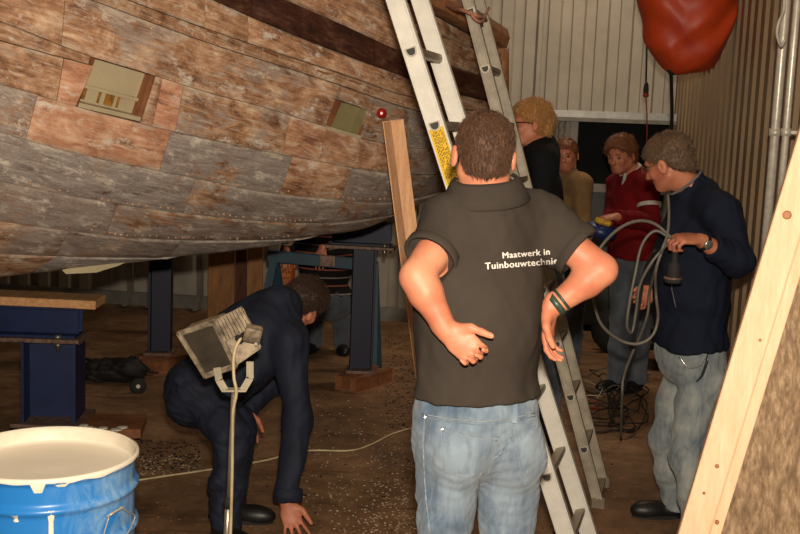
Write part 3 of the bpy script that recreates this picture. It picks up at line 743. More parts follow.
# parent origin is above the ground: keel of the boat
def plank(name, T, Bo, xt0, xb0, xt1, xb1, tint, out=.0, mat='hull', step=9, lab=None, gapp=.32, thick=.03):
    nx = max(2, int(abs(xt1 - xt0) / step)); vs_ = [0, .06, .25, .5, .75, .94, 1]
    vts = []; uvs = []; ok = False
    g = .3
    for i in range(nx + 1):
        row = []
        for v in vs_:
            x = (xt0 + g) * (1 - v) + (xb0 + g) * v + i / nx * ((xt1 - xt0 - 2 * g) * (1 - v) + (xb1 - xb0 - 2 * g) * v)
            yt, yb = float(T(x)) + gapp, float(Bo(x)) - gapp * .6
            if yb - yt < 1.2: yb = yt + .01
            else: ok = True
            y = yt + (yb - yt) * v
            edge = (v in (0, 1)) or i in (0, nx)
            row.append((x, y, out - (.006 if edge else 0.)))
        vts.append(row)
    if not ok: return None
    bm = bmesh.new(); uvl = bm.loops.layers.uv.new('UVMap'); uvf = bm.loops.layers.uv.new('frac')
    G_ = [[bm.verts.new(hp3(x, y, o + .002)) for x, y, o in r] for r in vts]
    K_ = [[bm.verts.new(hp3(x, y, o - thick)) if (i in (0, nx) or j in (0, 6)) else None for j, (x, y, o) in enumerate(r)] for i, r in enumerate(vts)]
    uvc = {}; u0_ = random.uniform(0, 20); v0_ = random.uniform(0, 20); acc = 0.
    US = []
    for i in range(nx + 1):
        if i: acc += (G_[i][3].co - G_[i - 1][3].co).length
        US.append(acc)
    for i in range(nx + 1):
        for j in range(7):
            x = vts[i][j][0]; u = u0_ + US[i] + (vts[i][j][0] - vts[i][3][0]) * .004; vv = v0_ - (G_[i][j].co - G_[i][0].co).length
            uvc[G_[i][j]] = (u, vv, i / nx, vs_[j])
            if K_[i][j]: uvc[K_[i][j]] = (u, vv, i / nx, vs_[j])
    def face(vs):
        if len({tuple(np.round(v.co, 4)) for v in vs}) < 3: return
        f = bm.faces.new(vs); f.smooth = True
        for lp in f.loops: q_ = uvc[lp.vert]; lp[uvl].uv = q_[:2]; lp[uvf].uv = q_[2:]
    for i in range(nx):
        for j in range(6): face((G_[i][j + 1], G_[i + 1][j + 1], G_[i + 1][j], G_[i][j]))
        face((G_[i][0], G_[i + 1][0], K_[i + 1][0], K_[i][0])); face((K_[i][6], K_[i + 1][6], G_[i + 1][6], G_[i][6]))
    for j in range(6):
        face((K_[0][j + 1], G_[0][j + 1], G_[0][j], K_[0][j])); face((G_[nx][j + 1], K_[nx][j + 1], K_[nx][j], G_[nx][j]))
    bmesh.ops.remove_doubles(bm, verts=bm.verts, dist=.0004)
    o = obj(name, bm, M[mat], hull, False, label=lab)
    for pl in o.data.polygons: pl.use_smooth = True
    o.data.set_sharp_from_angle(angle=.6)
    o.color = (*tint, 1); return o
XE = 503
Lk = lambda a: a
rows = [
 (RL1, S10, [(-500, .05, .95, 0), (-180, .1, .9, 0), (150, .12, .85, .1), (345, .1, .9, .2), (430, .1, .95, .1), (XE,)], .0),
 (S10, S9, [(-500, .1, .8, 0), (-90, .15, .9, .1), (260, .12, .88, .2), (408, .2, .85, 0), (XE,)], .004),
 (S9, S8, [(-500, .1, .42, 0), (-60, .0, .40, .1), (250, .05, .36, .2), (372, .1, .40, 0), (XE,)], .022),
 (S8, S7b, [(-500, .1, .9, 0), (30, .05, 1, .1), (205, .0, .95, .1), (248, .0, 1, .2), (385, .1, .85, 0), (XE,)], .003),
 (S7b, S7, [(-500, .1, .85, 0), (-20, .05, .8, 0), (262, .05, .85, 0), (XE,)], .0),
]
for T, Bo, segs, out in rows:
    for a, b in zip(segs, segs[1:]): plank('plank', T, Bo, a[0], a[0], b[0], b[0], (a[1], a[2], a[3]), out + random.uniform(-.002, .003))
# strake S7-S6 with the second hatch
HT = lambda x: S6(x) - 31 + (x - 340) * .06
for a in ((-500, -210, .1, .95, 0), (-210, 66, .15, 1, .1), (66, 330, .33, 1, .1)): plank('plank', S7, S6, a[0], a[0] - 4, a[1] + (11 if a[1] == 330 else 0), a[1] - 4, (a[2], a[3], a[4]))
plank('plank', S7, HT, 341.5, 340, 371, 369, (.4, .9, 0))
plank('plank', S7, S6, 371, 361, 410, 410, (.5, .8, 0)); plank('plank', S7, S6, 410, 410, XE, XE, (.75, .72, 0))
# strake S6-S5 with the first hatch
plank('plank', S6, S6b, -500, -500, 91, 89, (.0, .85, 0), .0)
plank('plank', S6b, S5, -500, -500, -40, -44, (.2, .9, 0)); plank('plank', S6b, S5, -40, -44, 64, 57, (.28, 1.0, .1))
plank('plank', S6b, S5, 64, 57, 94, 76, (.0, 1, .9), .003, lab='smooth pinkish repair plank left of the open hatch')
plank('plank', S6, S5, 156, 141, 163, 153, (.0, .8, .25), .001); plank('plank', S6, S5, 163, 153, 184, 176, (.12, 1.05, 1.0), .0, lab='pale pink repair block right of the open hatch')
for a in ((184, 291, .38, 1, 0), (291, 328, .1, 1, .3), (328, 400, .08, .95, .2), (400, XE, .6, .75, 0)): plank('plank', S6, S5, a[0], a[0] - 8, a[1], a[1] - 8, (a[2], a[3], a[4]))
for a in ((-500, -150, .7, .95, 0), (-150, 38, .62, 1, 0), (38, 172, .0, 1, .75), (172, 293, .78, .95, 0), (293, 353, .15, .95, .3), (353, 410, .7, .8, 0), (410, XE, .6, .6, 0)): plank('plank', S5, S4, a[0], a[0] - 12, a[1], a[1] - 12, (a[2], a[3], a[4]))
for a in ((-500, -60, .8, .9, 0), (-60, 196, .85, 1, 0), (196, 345, .75, .9, 0), (345, XE, .6, .75, 0)): plank('plank', S4, S3, a[0], a[0] - 12, a[1], a[1] - 12, (a[2], a[3], a[4]))
for a in ((-500, -90, .75, .9, 0), (-90, 118, .8, .92, .1), (118, 310, .58, .84, 0), (310, 420, .6, .75, 0)): plank('plank', S3, S2, a[0], a[0] - 12, a[1], a[1] - 12, (a[2], a[3], a[4]))
for a in ((-500, -60, .7, .85, 0), (-60, 70, .5, .85, 0), (70, 184, .65, .8, 0), (184, 320, .9, 1.1, 0)): plank('plank', S2, S1, a[0], a[0] - 14, a[1], a[1] - 14, (a[2], a[3], a[4]))
plank('plank', S1, Bt, -500, -500, 0, -6, (.3, .7, 0)); plank('plank', S1, Bt, 0, -6, 57, 34, (.1, .8, 0))
plank('plank', S1, Bt, 57, 34, 178, 170, (1.0, 1.15, 0), lab='pale grey primed plank at the turn of the bilge')
# inner skin and bottom (dark) so no seam shows daylight
def in_hatch(x, y):
    if S6b(x) - 12 < y < S5(x) + 2 and 72 < x < 160: return True
    return 322 < x < 376 and HT(x) - 6 < y < S6(x) + 3
bm = bmesh.new(); X = list(range(-500, 505, 9)) + [506]
seams = [RL, S10, S9, S8, S7, S6, S5, S4, S3, S2, S1, Bt]
grid = []
for x in X:
    ys = []
    for a, b in zip(seams, seams[1:]): ys += [float(a(x)), float(a(x)) * .5 + float(b(x)) * .5]
    ys.append(float(Bt(x))); ys = np.maximum.accumulate(np.array(ys)); grid.append([(x, y, bm.verts.new(hp3(x, y, -.022))) for y in ys])
for i in range(len(X) - 1):
    for j in range(len(grid[0]) - 1):
        cx = (X[i] + X[i + 1]) / 2; cy = (grid[i][j][1] + grid[i][j + 1][1] + grid[i + 1][j][1] + grid[i + 1][j + 1][1]) / 4
        if in_hatch(cx, cy) or in_hatch(X[i], cy) or in_hatch(X[i + 1], cy): continue
        q = [grid[i][j][2], grid[i + 1][j][2], grid[i + 1][j + 1][2], grid[i][j + 1][2]]
        try: bm.faces.new(q)
        except ValueError: pass
obj('hull_core', bm, M['hull_dark'], hull)
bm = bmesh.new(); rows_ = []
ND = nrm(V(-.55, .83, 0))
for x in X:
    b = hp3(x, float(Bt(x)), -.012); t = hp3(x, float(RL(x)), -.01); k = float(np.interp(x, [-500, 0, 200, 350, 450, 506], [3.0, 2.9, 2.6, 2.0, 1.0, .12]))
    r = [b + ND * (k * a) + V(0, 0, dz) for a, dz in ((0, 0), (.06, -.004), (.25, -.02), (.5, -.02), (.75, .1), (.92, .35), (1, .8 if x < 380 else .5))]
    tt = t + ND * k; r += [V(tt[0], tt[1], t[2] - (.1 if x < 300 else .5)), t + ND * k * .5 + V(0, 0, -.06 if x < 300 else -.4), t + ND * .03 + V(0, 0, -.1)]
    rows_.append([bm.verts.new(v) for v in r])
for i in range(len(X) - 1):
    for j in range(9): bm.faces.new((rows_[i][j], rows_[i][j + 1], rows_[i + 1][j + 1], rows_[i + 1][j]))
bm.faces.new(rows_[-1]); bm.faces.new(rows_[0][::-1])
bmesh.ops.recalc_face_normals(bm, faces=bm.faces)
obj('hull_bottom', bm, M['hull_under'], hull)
# rail, stem post and rounded rail end
bm = bmesh.new(); rp = [hp3(x, float(RL(x)), .0) for x in range(-500, 507, 12)]
prev = None
for i, q in enumerate(rp):
    d = nrm(rp[min(i + 1, len(rp) - 1)] - rp[max(i - 1, 0)]); n = nrm(np.cross(d, V(0, 0, 1))); n = n if n[1] < 0 else -n
    q = q + n * .03; ring = [bm.verts.new(q + n * a + V(0, 0, b)) for a, b in ((.035, -.05), (.05, .0), (.035, .045), (-.14, .045), (-.14, -.05))]
    if prev:
        for k in range(5): bm.faces.new((prev[k], prev[(k + 1) % 5], ring[(k + 1) % 5], ring[k]))
    else: bm.faces.new(ring[::-1])
    prev = ring
bm.faces.new(prev); bmesh.ops.recalc_face_normals(bm, faces=bm.faces); obj('cap_rail', bm, M['rail'], hull)
bm = bmesh.new(); st = [hp3(505, y, -.03) for y in np.linspace(float(RL(505)) + 4, 142, 9)]
tube(bm, st, [.05] * 6 + [.055, .06, .07], 8); obj('stem_post', bm, M['rail'], hull)
# hatch 1 and 2 recesses
def recess(cs, depth, name, matside, matback):
    c = [hp3(x, y, .0) for x, y in cs]; ctr = sum(c) / 4; n = np.cross(c[1] - c[0], c[3] - c[0]); n = nrm(n if n @ (CAM - ctr) < 0 else -n)
    bm = bmesh.new()
    for i in range(4):
        a, b = c[i], c[(i + 1) % 4]; e = nrm(ctr - (a + b) / 2) * .003
        bm.faces.new([bm.verts.new(v) for v in (a + e, b + e, b + n * depth + e, a + n * depth + e)])
    o1 = obj(name, bm, M[matside], hull)
    bm = bmesh.new(); bm.faces.new([bm.verts.new(v + n * (depth - .004) + (v - ctr) * .04) for v in c]); 
    r = bmesh.ops.extrude_face_region(bm, geom=bm.faces[:]); bmesh.ops.translate(bm, verts=[v for v in r['geom'] if isinstance(v, bmesh.types.BMVert)], vec=Vector(n * .01))
    o2 = obj('hatch_back_board', bm, M[matback], o1); return c, n, o1
c1, n1, o1 = recess([(95, 57.5), (156, 75.5), (141, 122), (76.5, 107)], .055, 'hatch_opening', 'timber_red', 'cream_paint')
lp = lambda c, u, v: (c[0] * (1 - u) + c[1] * u) * (1 - v) + (c[3] * (1 - u) + c[2] * u) * v
bm = bmesh.new(); bar(bm, lp(c1, .0, .60) + n1 * .045, lp(c1, .94, .60) + n1 * .045, .018, .012, n1); obj('hatch_batten', bm, M['cream_paint'], o1)
for u, w_ in ((.05, .02), (.13, .012), (.52, .035), (.36, .008), (.66, .008)):
    bm = bmesh.new(); box(bm, lp(c1, u, .73) + n1 * .046, (w_, .006, .05), frame(c1[1] - c1[0], n1)); obj('rust_patch', bm, M['rust_stain'], o1)
bm = bmesh.new(); bar(bm, lp(c1, .02, .95) + n1 * .025, lp(c1, .98, .95) + n1 * .025, .05, .016, n1); obj('hatch_sill', bm, M['cream_paint'], o1)
bm = bmesh.new(); bar(bm, lp(c1, .975, .02) + n1 * .03, lp(c1, .965, .96) + n1 * .03, .05, .02, n1); obj('hatch_jamb', bm, M['timber_red'], o1)
M['green_cream'] = simple('yellowed_green_paint', (142, 132, 94), .5, c2=(112, 104, 70), scale=8)
c2, n2, o2 = recess([(341.5, 101), (371, 109), (360, 138), (329.5, 129)], .05, 'hatch_opening', 'timber_red', 'green_cream')
bm = bmesh.new(); bar(bm, lp(c2, .0, .98) + n2 * .02, lp(c2, 1., .98) + n2 * .02, .05, .016, n2); obj('hatch_sill', bm, M['cream_paint'], o2)
bm = bmesh.new(); bar(bm, lp(c2, .9, .05) + n2 * .03, lp(c2, .88, .95) + n2 * .03, .04, .02, n2); obj('hatch_jamb', bm, M['green_cream'], o2)
# red cap
q = hp3(377, 112, .03); bm = bmesh.new(); lathe(bm, q - nrm(q - CAM) * -.03, [(.012, -.02), (.022, .0), (.024, .012), (.018, .024), (.006, .03)], 16, axis=-nrm(q - CAM)); obj('red_cap', bm, M['red_paint'], hull)
# copper rivets in rows
bm = bmesh.new(); cnt = 0
for S, x0, x1, dy in ((S7, 95, 330, -4), (S6, 0, 60, -3.5), (S6, 150, 330, -4), (S5, 0, 70, -4), (S5, 150, 390, -4), (S4, 175, 400, -4), (S3, 30, 320, -4), (S2, 60, 290, -4), (S4, 0, 38, -4), (S8, 215, 470, 5), (S9, 290, 470, -5), (S7, 400, 500, -4)):
    x = x0
    while x < x1:
        if random.random() < .72:
            p0 = hp3(x, float(S(x)) + dy + random.uniform(-1, 1), .003)
            r = bmesh.ops.create_icosphere(bm, subdivisions=1, radius=random.uniform(.0035, .0065)); 
            for v in r['verts']: v.co = Vector(p0 + np.array(v.co))
        x += random.uniform(5.5, 9) * (1 - x / 1300)
obj('rivets', bm, M['copper'], hull, True, kind='stuff', label='rows of small copper coloured rivets along the seams')
# pale wedge under the bilge
q = [(62, 270), (70, 268), (108, 264), (125, 262.5), (118, 266), (104, 270), (97, 272.5), (66, 274)]
bm = bmesh.new(); vv = [P(x, y, float(hd(x, float(Bt(x)))) - .03) for x, y in q]; prism(bm, vv, V(0, 0, 0), V(-.01, .08, 0)); bmesh.ops.recalc_face_normals(bm, faces=bm.faces); obj('wedge', bm, M['cream_paint'], hull, label='pale cream wedge fixed under the lowest plank')
# dark slots / loose slivers on the orange strake
for x, y, dx, dy in ((263, 50, 14, 6), (316, 70, 11, 4), (348, 80, 12, 4), (206, 30, 10, 4)):
    bm = bmesh.new(); bar(bm, hp3(x, y, .008), hp3(x + dx, y + dy, .005), .006, .012, (0, 0, 1)); obj('splinter', bm, M['timber_red'], hull)

# ================================================================== TRESTLES UNDER THE HULL
def ibeam(bm, a, b, h, wd, tf=.012, tw=.01, up=(0, 0, 1)):
    a = V(*a); b = V(*b); u = nrm(up); d = nrm(b - a); s = np.cross(d, u)
    for k in (-1, 1): bar(bm, a + u * k * (h / 2 - tf / 2), b + u * k * (h / 2 - tf / 2), wd, tf, s)
    bar(bm, a, b, tw, h - 2 * tf, s); return bm
def support(name, label, p, top, beam, postw, tl, tdir, boltrow=True, zbase=.14, paint='steel_blue', grp='steel trestles carrying the hull'):
    p = V(p[0], p[1], 0); t = thing(name, p, label, 'trestle', grp); tdir = nrm(tdir); sd = np.cross(tdir, V(0, 0, 1))
    bh = .16; zb = zbase
    bm = bmesh.new(); ibeam(bm, p + V(0, 0, zb), p + V(0, 0, top - bh - .02), postw, postw * .95, .014, .012, up=(math.cos(.1), math.sin(.1), 0)); obj('post', bm, M[paint], t)
    bm = bmesh.new(); box(bm, p + V(0, 0, zb - .01), (postw * 1.25, postw * 1.25, .02)); obj('base_plate', bm, M['rusty_edge'], t)
    a, b = p + V(*beam[0]) + V(0, 0, top - bh / 2), p + V(*beam[1]) + V(0, 0, top - bh / 2)
    bm = bmesh.new(); ibeam(bm, a, b, bh, .16); d = nrm(b - a); s = np.cross(d, V(0, 0, 1))
    box(bm, (a + b) / 2 - s * .076, (np.linalg.norm(b - a), .006, bh * .98), np.array([d, s, V(0, 0, 1)]).T); obj('beam', bm, M[paint], t)
    bm = bmesh.new(); box(bm, (a + b) / 2 + V(0, 0, -bh / 2 - .012), (np.linalg.norm(b - a) + .06, .2, .022), np.array([d, s, V(0, 0, 1)]).T, .004); fp = obj('flange_plate', bm, M['rusty_edge'], t)
    if boltrow:
        for k, (u, v) in enumerate(((.98, -.085), (.90, -.085), (.55, -.085), (.92, .085))):
            c = a + (b - a) * u + s * v + V(0, 0, -bh / 2 - .012); bm = bmesh.new()
            lathe(bm, c, [(.009, -.05), (.009, .03)], 8); lathe(bm, c, [(.018, .012), (.018, .028)], 6); lathe(bm, c, [(.018, -.03), (.018, -.014)], 6); obj('bolt', bm, M['galv_bolt'], fp)
    return t, a, b
# front left trestle
q = P(54, 400, 5.35)
tr1, a1, b1 = support('steel_trestle', 'blue steel trestle nearest the blue drum, with bolted flange and plank on top', (q[0], q[1]), .735, ((-.9, -.03, 0), (.13, 0, 0)), .27, .5, (1, 0, 0))
bm = bmesh.new(); box(bm, (a1 + b1) / 2 + V(-.09, .02, .08 + .027), (1.42, .22, .045), frame((1, .04, -.015), (0, 1, 0)), .004)
tag(obj('packing_plank', bm, M['timber']), 'pale raw plank lying on top of the blue trestle at the left edge', 'plank')
def blocks(t, c, dirv, ln, gap, wd=.07, ht=.18):
    d = nrm(V(dirv[0], dirv[1], 0)); s = np.cross(d, V(0, 0, 1))
    for k in (-1, 1):
        bm = bmesh.new(); box(bm, V(c[0], c[1], ht / 2) + s * k * gap / 2, (ln, wd, ht), np.array([d, s, V(0, 0, 1)]).T, .005); obj('timber', bm, M['timber_red'], t)
    return t
t = tr1
for off_, sz in ((V(.16, -.02, .10), (.62, .3, .05)), (V(.10, .0, .0375), (.55, .26, .075))):
    bm = bmesh.new(); box(bm, V(q[0], q[1], 0) + off_, sz, frame((1, .14, 0), (0, 1, 0)), .005); obj('base_timber', bm, M['timber_red'], tr1, label='reddish wooden base timber spattered with white paint')
for i in range(9):
    bm = bmesh.new(); r = random.uniform(.012, .035); lathe(bm, (q[0] + random.uniform(.05, .42), q[1] - .12 + random.uniform(-.03, .03), .126), [(r, 0), (r * .8, .003), (r * .3, .004)], 9); obj('paint_splash', bm, M['white_paint'], t)
# support 2 and 3, further back
q2 = G(163, 366, .0); q2 = (q2[0] - .02, q2[1], 0)
tr2, a2, b2 = support('steel_trestle', 'shaded blue steel post standing on timber beneath the middle of the hull', q2, 1.0, ((-.3, 0, 0), (.3, 0, 0)), .15, .4, (1, 0, 0), False, .11, 'steel_blue_shaded')
blocks(tr2, (q2[0] + .02, q2[1] - .04, 0), (.5, .86), .42, .2, .05, .09)
q3 = G(360, 384, .0)
tr3, a3, b3 = support('steel_trestle', 'shaded blue steel trestle with cross beam left of the leaning timber prop', q3, 1.1, ((-.22, .03, 0), (.17, 0, 0)), .15, .4, (1, 0, 0), True, .11, 'steel_blue_shaded')
blocks(tr3, (q3[0] + .03, q3[1] - .04, 0), (.55, .84), .42, .12, .045, .09)
bm = bmesh.new(); box(bm, b3 + V(.06, .0, .14), (.2, .16, .12), I3, .006); box(bm, b3 + V(.08, .0, .055), (.14, .12, .05), I3, .006)
tag(obj('packing_block', bm, M['cream_paint']), 'pale block wedged on the end of the right blue beam', 'block')
# teal sawhorse behind
sh = thing('sawhorse', P(320, 330, 7.2) * V(1, 1, 0), 'teal painted steel sawhorse in front of the striped jumper', 'sawhorse')
za, zb_ = P(275, 256, 7.2), P(357, 264, 7.2)
bm = bmesh.new(); bar(bm, za + V(-.05, 0, 0), zb_, .05, .08, (0, 1, 0), .004); obj('top_rail', bm, M['teal'], sh)
for x0, dx in ((za, -.12), (za, .10), (zb_ + V(.12, .1, 0), .02), (zb_ + V(.12, .1, 0), .05)):
    foot = V(x0[0] + dx, x0[1] + (dx * 2 if x0 is za else dx * 6 - .2), 0); bm = bmesh.new(); bar(bm, x0, foot, .045, .05, (1, 0, 0), .003); obj('leg', bm, M['teal'], sh)
bm = bmesh.new(); box(bm, P(328, 260, 7.2) + V(0, -.05, 0), (.10, .03, .07)); obj('clamp', bm, M['rusty_edge'], sh)
# orange tool case
c = P(285, 279, 8.15); oc = thing('tool_case', (c[0], c[1], 0), 'orange plastic tool case behind the sawhorse below the bare hand', 'case')
bm = bmesh.new(); box(bm, c, (.13, .3, .20), I3, .012); obj('case_body', bm, M['orange'], oc)
for dz in (-.03, .03):
    bm = bmesh.new(); box(bm, c + V(0, -.153, dz), (.10, .01, .006)); obj('case_groove', bm, M['dark_hole'], oc)
bm = bmesh.new(); box(bm, V(c[0], c[1], (c[2] - .1) / 2), (.24, .34, c[2] - .1), I3, .006); tag(obj('wooden_crate', bm, M['chipboard_dark']), 'dark wooden crate under the orange tool case', 'crate')
# boards standing under the hull
for x0, x1, m, lab, Y in ((208, 234, 'plywood', 'pale plywood sheet standing upright right of the middle blue post', 8.2), (235, 246, 'chipboard_dark', 'narrow dark red board between the two upright plywood pieces', 8.15), (247, 262, 'plywood', 'narrow plywood strip left of the teal sawhorse', 8.2)):
    a = P(x0, 300, Y); b = P(x1, 300, Y); bm = bmesh.new(); box(bm, V((a[0] + b[0]) / 2, Y + .0, .62), (b[0] - a[0], .03, 1.24), frame((1, 0, 0), (0, 1, .06))); tag(obj('upright_board', bm, M[m]), lab, 'board', 'boards stored under the hull')
for q_ in (SC.objects[-1],): pass
# black bag with wheel under the hull
c = G(112, 384, 0); bg = thing('tool_bag', c, 'low black bag with cables on the floor under the hull', 'bag')
B = Body(); B.el(c + V(0, .12, .07), (.20, .12, .07), I3, k=.05); B.el(c + V(.1, .05, .09), (.1, .08, .07), I3, k=.05); B.el(c + V(-.12, .1, .05), (.14, .1, .06), I3, k=.05)
obj('bag_body', B.mesh('bag', .012, folds(60, .02, 3), .02), M['bag'], bg, True)
for i in range(4):
    bm = bmesh.new(); r = random.Random(i); tube(bm, spline([c + V(r.uniform(-.28, .28), r.uniform(-.05, .2), r.uniform(.03, .16)) for _ in range(5)], 6), .007, 6); obj('strap', bm, M['rubber'], bg)
c = G(138, 386, .045); wh = bg
bm = bmesh.new(); lathe(bm, c, [(.022, -.02), (.045, -.02), (.052, -.01), (.052, .01), (.045, .02), (.022, .02)], 20, axis=(.3, -1, .1)); obj('tyre', bm, M['rubber'], wh)
bm = bmesh.new(); lathe(bm, c, [(.010, -.022), (.024, -.014), (.024, .014), (.010, .022)], 16, axis=(.3, -1, .1)); obj('wheel_hub', bm, M['galv'], wh)

# timber prop
Yp = 4.55
top = P(393, 121, Yp); bot = top + (P(423.5, 360, Yp) - top) * (top[2] / (top[2] - P(423.5, 360, Yp)[2])) ; bot[2] = .0
d = nrm(bot - top); bm = bmesh.new(); sv = nrm(V(.9, .42, 0)); L = np.linalg.norm(bot - top)
sx = nrm(sv - d * (sv @ d)); ny = np.cross(d, sx)
box(bm, (top + bot) / 2, (.055, .085, L), np.array([ny, sx, d]).T if False else np.array([sx, ny, d]).T @ np.diag([1, 1, 1]), .003)
pr_ = tag(obj('timber_prop', bm, M['prop']), 'long raw timber leaning against the hull left of the ladders, its top free', 'timber')

# ================================================================== LADDERS
def ladder(label, lt, lb, rt, rb, zt, mat, w_, n, phase, sp, outn, group):
    """lt/lb: two points on the near stile line, rt/rb on the far stile line"""
    lt, lb, rt, rb = map(lambda v: V(*v), (lt, lb, rt, rb))
    def at(p, q, z): return q + (p - q) * ((z - q[2]) / (p[2] - q[2]))
    A0, A1 = at(lt, lb, .02), at(lt, lb, zt); off = V((rt[0] + rb[0]) / 2 - (at(lt, lb, (rt[2] + rb[2]) / 2))[0], (rt[1] - lt[1]), 0)
    B0, B1 = A0 + off, A1 + off; d = nrm(A1 - A0); rd = nrm(off); fn = np.cross(d, rd)
    t = thing('ladder', ((A0 + B0) / 2) * V(1, 1, 0), label, 'ladder', group)
    for a, b, sg in ((A0, A1, -1), (B0, B1, 1)):
        bm = bmesh.new(); R = np.array([rd, fn, d]).T; L = np.linalg.norm(b - a); box(bm, (a + b) / 2, (.022, w_, L), R, .003)
        for k in (-1, 1): box(bm, (a + b) / 2 + fn * k * (w_ / 2 - .004) + rd * 0.0, (.028, .008, L), R, .002)
        st_ = obj('stile', bm, M[mat], t)
        bm = bmesh.new(); box(bm, a + d * .0 + V(0, 0, -.004), (.04, w_ + .018, .06), np.array([rd, np.cross(V(0, 0, 1), rd), V(0, 0, 1)]).T, .006); obj('foot', bm, M['alu_rung'], t)
    L = np.linalg.norm(A1 - A0); s = phase
    while s < L - .1:
        a = A0 + d * s; b = B0 + d * s
        # D-shaped rung: flat side on top, seen in section at each end
        prof = [(-.018, .012), (.018, .012), (.017, -.002), (.011, -.013), (0, -.017), (-.011, -.013), (-.017, -.002)]
        bm = bmesh.new(); prism(bm, [a + fn * u + d * v for u, v in prof], rd * .0, off); bmesh.ops.recalc_face_normals(bm, faces=bm.faces); rg = obj('rung', bm, M['alu_rung'], t)
        for e, sg in ((a, -1), (b, 1)):
            bm = bmesh.new(); prism(bm, [e + fn * u * 1.15 + d * v * 1.15 for u, v in prof], rd * sg * .010, rd * sg * .0155); bmesh.ops.recalc_face_normals(bm, faces=bm.faces); obj('rung_end_ring', bm, M['galv'], rg)
            bm = bmesh.new(); prism(bm, [e + fn * u * .82 + d * v * .82 for u, v in prof], rd * sg * .012, rd * sg * .0165); bmesh.ops.recalc_face_normals(bm, faces=bm.faces); obj('rung_plug', bm, M['dark_hole'], rg)
        s += sp
    return t, A0, A1, d, rd, fn
YA = 3.6
def along(A0, d, py, Yc):      # distance along the stile whose image row is py
    best = min(np.linspace(0, 4, 2000), key=lambda s: abs(prj(A0 + d * s)[1] - py)); return best
def prj(q): d = np.asarray(q) - CAM; w_ = d @ CF; return (400 + FPX * (d @ CR) / w_, 267 - FPX * (d @ CU) / w_)
def near(lt, lb):
    lt, lb = V(*lt), V(*lb); A0 = lb + (lt - lb) * ((.02 - lb[2]) / (lt[2] - lb[2])); return A0, nrm(lt - lb)
a0, dA = near(P(396, 0, YA), P(566, 534, YA)); s1, s2 = along(a0, dA, 52, 0), along(a0, dA, 122, 0); s3 = along(a0, dA, 476, 0)
nA = round((s1 - s3) / (s1 - s2)); spA = (s1 - s3) / max(nA, 1); phA = s3 % spA
lad1, A0, A1, dA, rdA, fnA = ladder('nearer pale aluminium ladder with the yellow sticker, leaning up to the left', P(396, 0, YA), P(566, 534, YA), P(421, 0, YA + .33), P(588, 534, YA + .33), 3.95, 'alu', .064, 14, phA, spA, None, 'leaning ladders')
a0, dB = near(P(468, 0, 4.7), P(597, 498, 4.7)); s1, s2 = along(a0, dB, 69, 0), along(a0, dB, 449, 0); nB = round((s1 - s2) / .26); spB = (s1 - s2) / nB; phB = s2 % spB
lad2, B0, B1, dB, rdB, fnB = ladder('duller grey aluminium ladder standing behind, further from the camera', P(468, 0, 4.7), P(597, 498, 4.7), P(478.5, 0, 5.0), P(602, 476, 5.0), 3.95, 'alu_old', .05, 14, phB, spB, None, 'leaning ladders')
# yellow sticker with printed lines on the near stile
sa, sb = along(A0, dA, 190, 0), along(A0, dA, 128, 0); R = np.array([rdA, fnA, dA]).T; cc = A0 + dA * (sa + sb) / 2 - rdA * .0125
bm = bmesh.new(); box(bm, cc, (.003, .05, sb - sa), R); sk = obj('sticker', bm, M['yellow_label'], lad1)
bm = bmesh.new(); rr = random.Random(4); u = -.02
while u < .02:
    v = -(sb - sa) / 2 + .012
    while v < (sb - sa) / 2 - .015:
        L = rr.uniform(.004, .012); box(bm, cc - rdA * .002 + fnA * u + dA * (v + L / 2), (.001, .0022, L), R); v += L + rr.uniform(.002, .005)
        if rr.random() < .06: v += .015
    u += .0052
obj('sticker_print', bm, M['print_black'], sk, label='lines of small black print on the sticker')
# reddish rope lashing the rear ladder to the rail
def rl(x, y, Y): return P(x, y, Y)
bm = bmesh.new(); tube(bm, spline([rl(440, 2, 5.15), rl(455, 9, 4.75), rl(462, 10, 4.62), rl(472, 14, 4.6), rl(480, 17, 4.64), rl(486, 20, 4.95), rl(484, 26, 5.1), rl(478, 24, 4.7)], 6), .008, 6)
tube(bm, spline([rl(470, 11, 4.6), rl(474, 18, 4.59), rl(481, 22, 4.63), rl(485, 15, 4.9), rl(489, 8, 5.12)], 6), .007, 6)
tag(obj('lashing_rope', bm, M['rope']), 'pinkish rope lashing the rear ladder to the boat rail', 'rope')

# ================================================================== PAINT DRUM
dc = P(47, 455, 3.0); RD = .262; ztop = 1.7 - (452 - 115.5) / 1050 * 3.03; dc = V(dc[0], 3.0, 0); ztop = P(47, 452, 3.0)[2]
dm = thing('paint_drum', dc, 'open blue steel drum full of cream paint with drips down its side', 'drum')
prof = [(RD * .94, 0), (RD * .96, .02)]
H = ztop; hoops = [H - .092, H - .215, H - .34, H - .46]
zz = .02
pts = [(z, RD) for z in ()]
def rad(z):
    r = RD * .965
    for hz in hoops: r += .013 * math.exp(-((z - hz) / .011) ** 2)
    return r
prof = [(RD * .94, 0.0)] + [(rad(z), z) for z in np.arange(.02, H - .02, .006)] + [(RD * .975, H - .018), (RD, H - .012), (RD * 1.004, H - .004), (RD, H), (RD * .98, H + .001)]
bm = bmesh.new(); lathe(bm, dc, prof, 72, cap=False); r0 = [v for v in bm.verts if v.co.z < .001]; bm.faces.new(r0); obj('drum_shell', bm, M['drum_blue'], dm)
bm = bmesh.new(); lathe(bm, dc, [(RD * .985, H + .002), (RD * .955, H - .004), (RD * .95, H - .08), (RD * .94, H - .085)], 72, cap=False); obj('coated_inside', bm, M['drum_in'], dm)
bm = bmesh.new(); n_ = 72
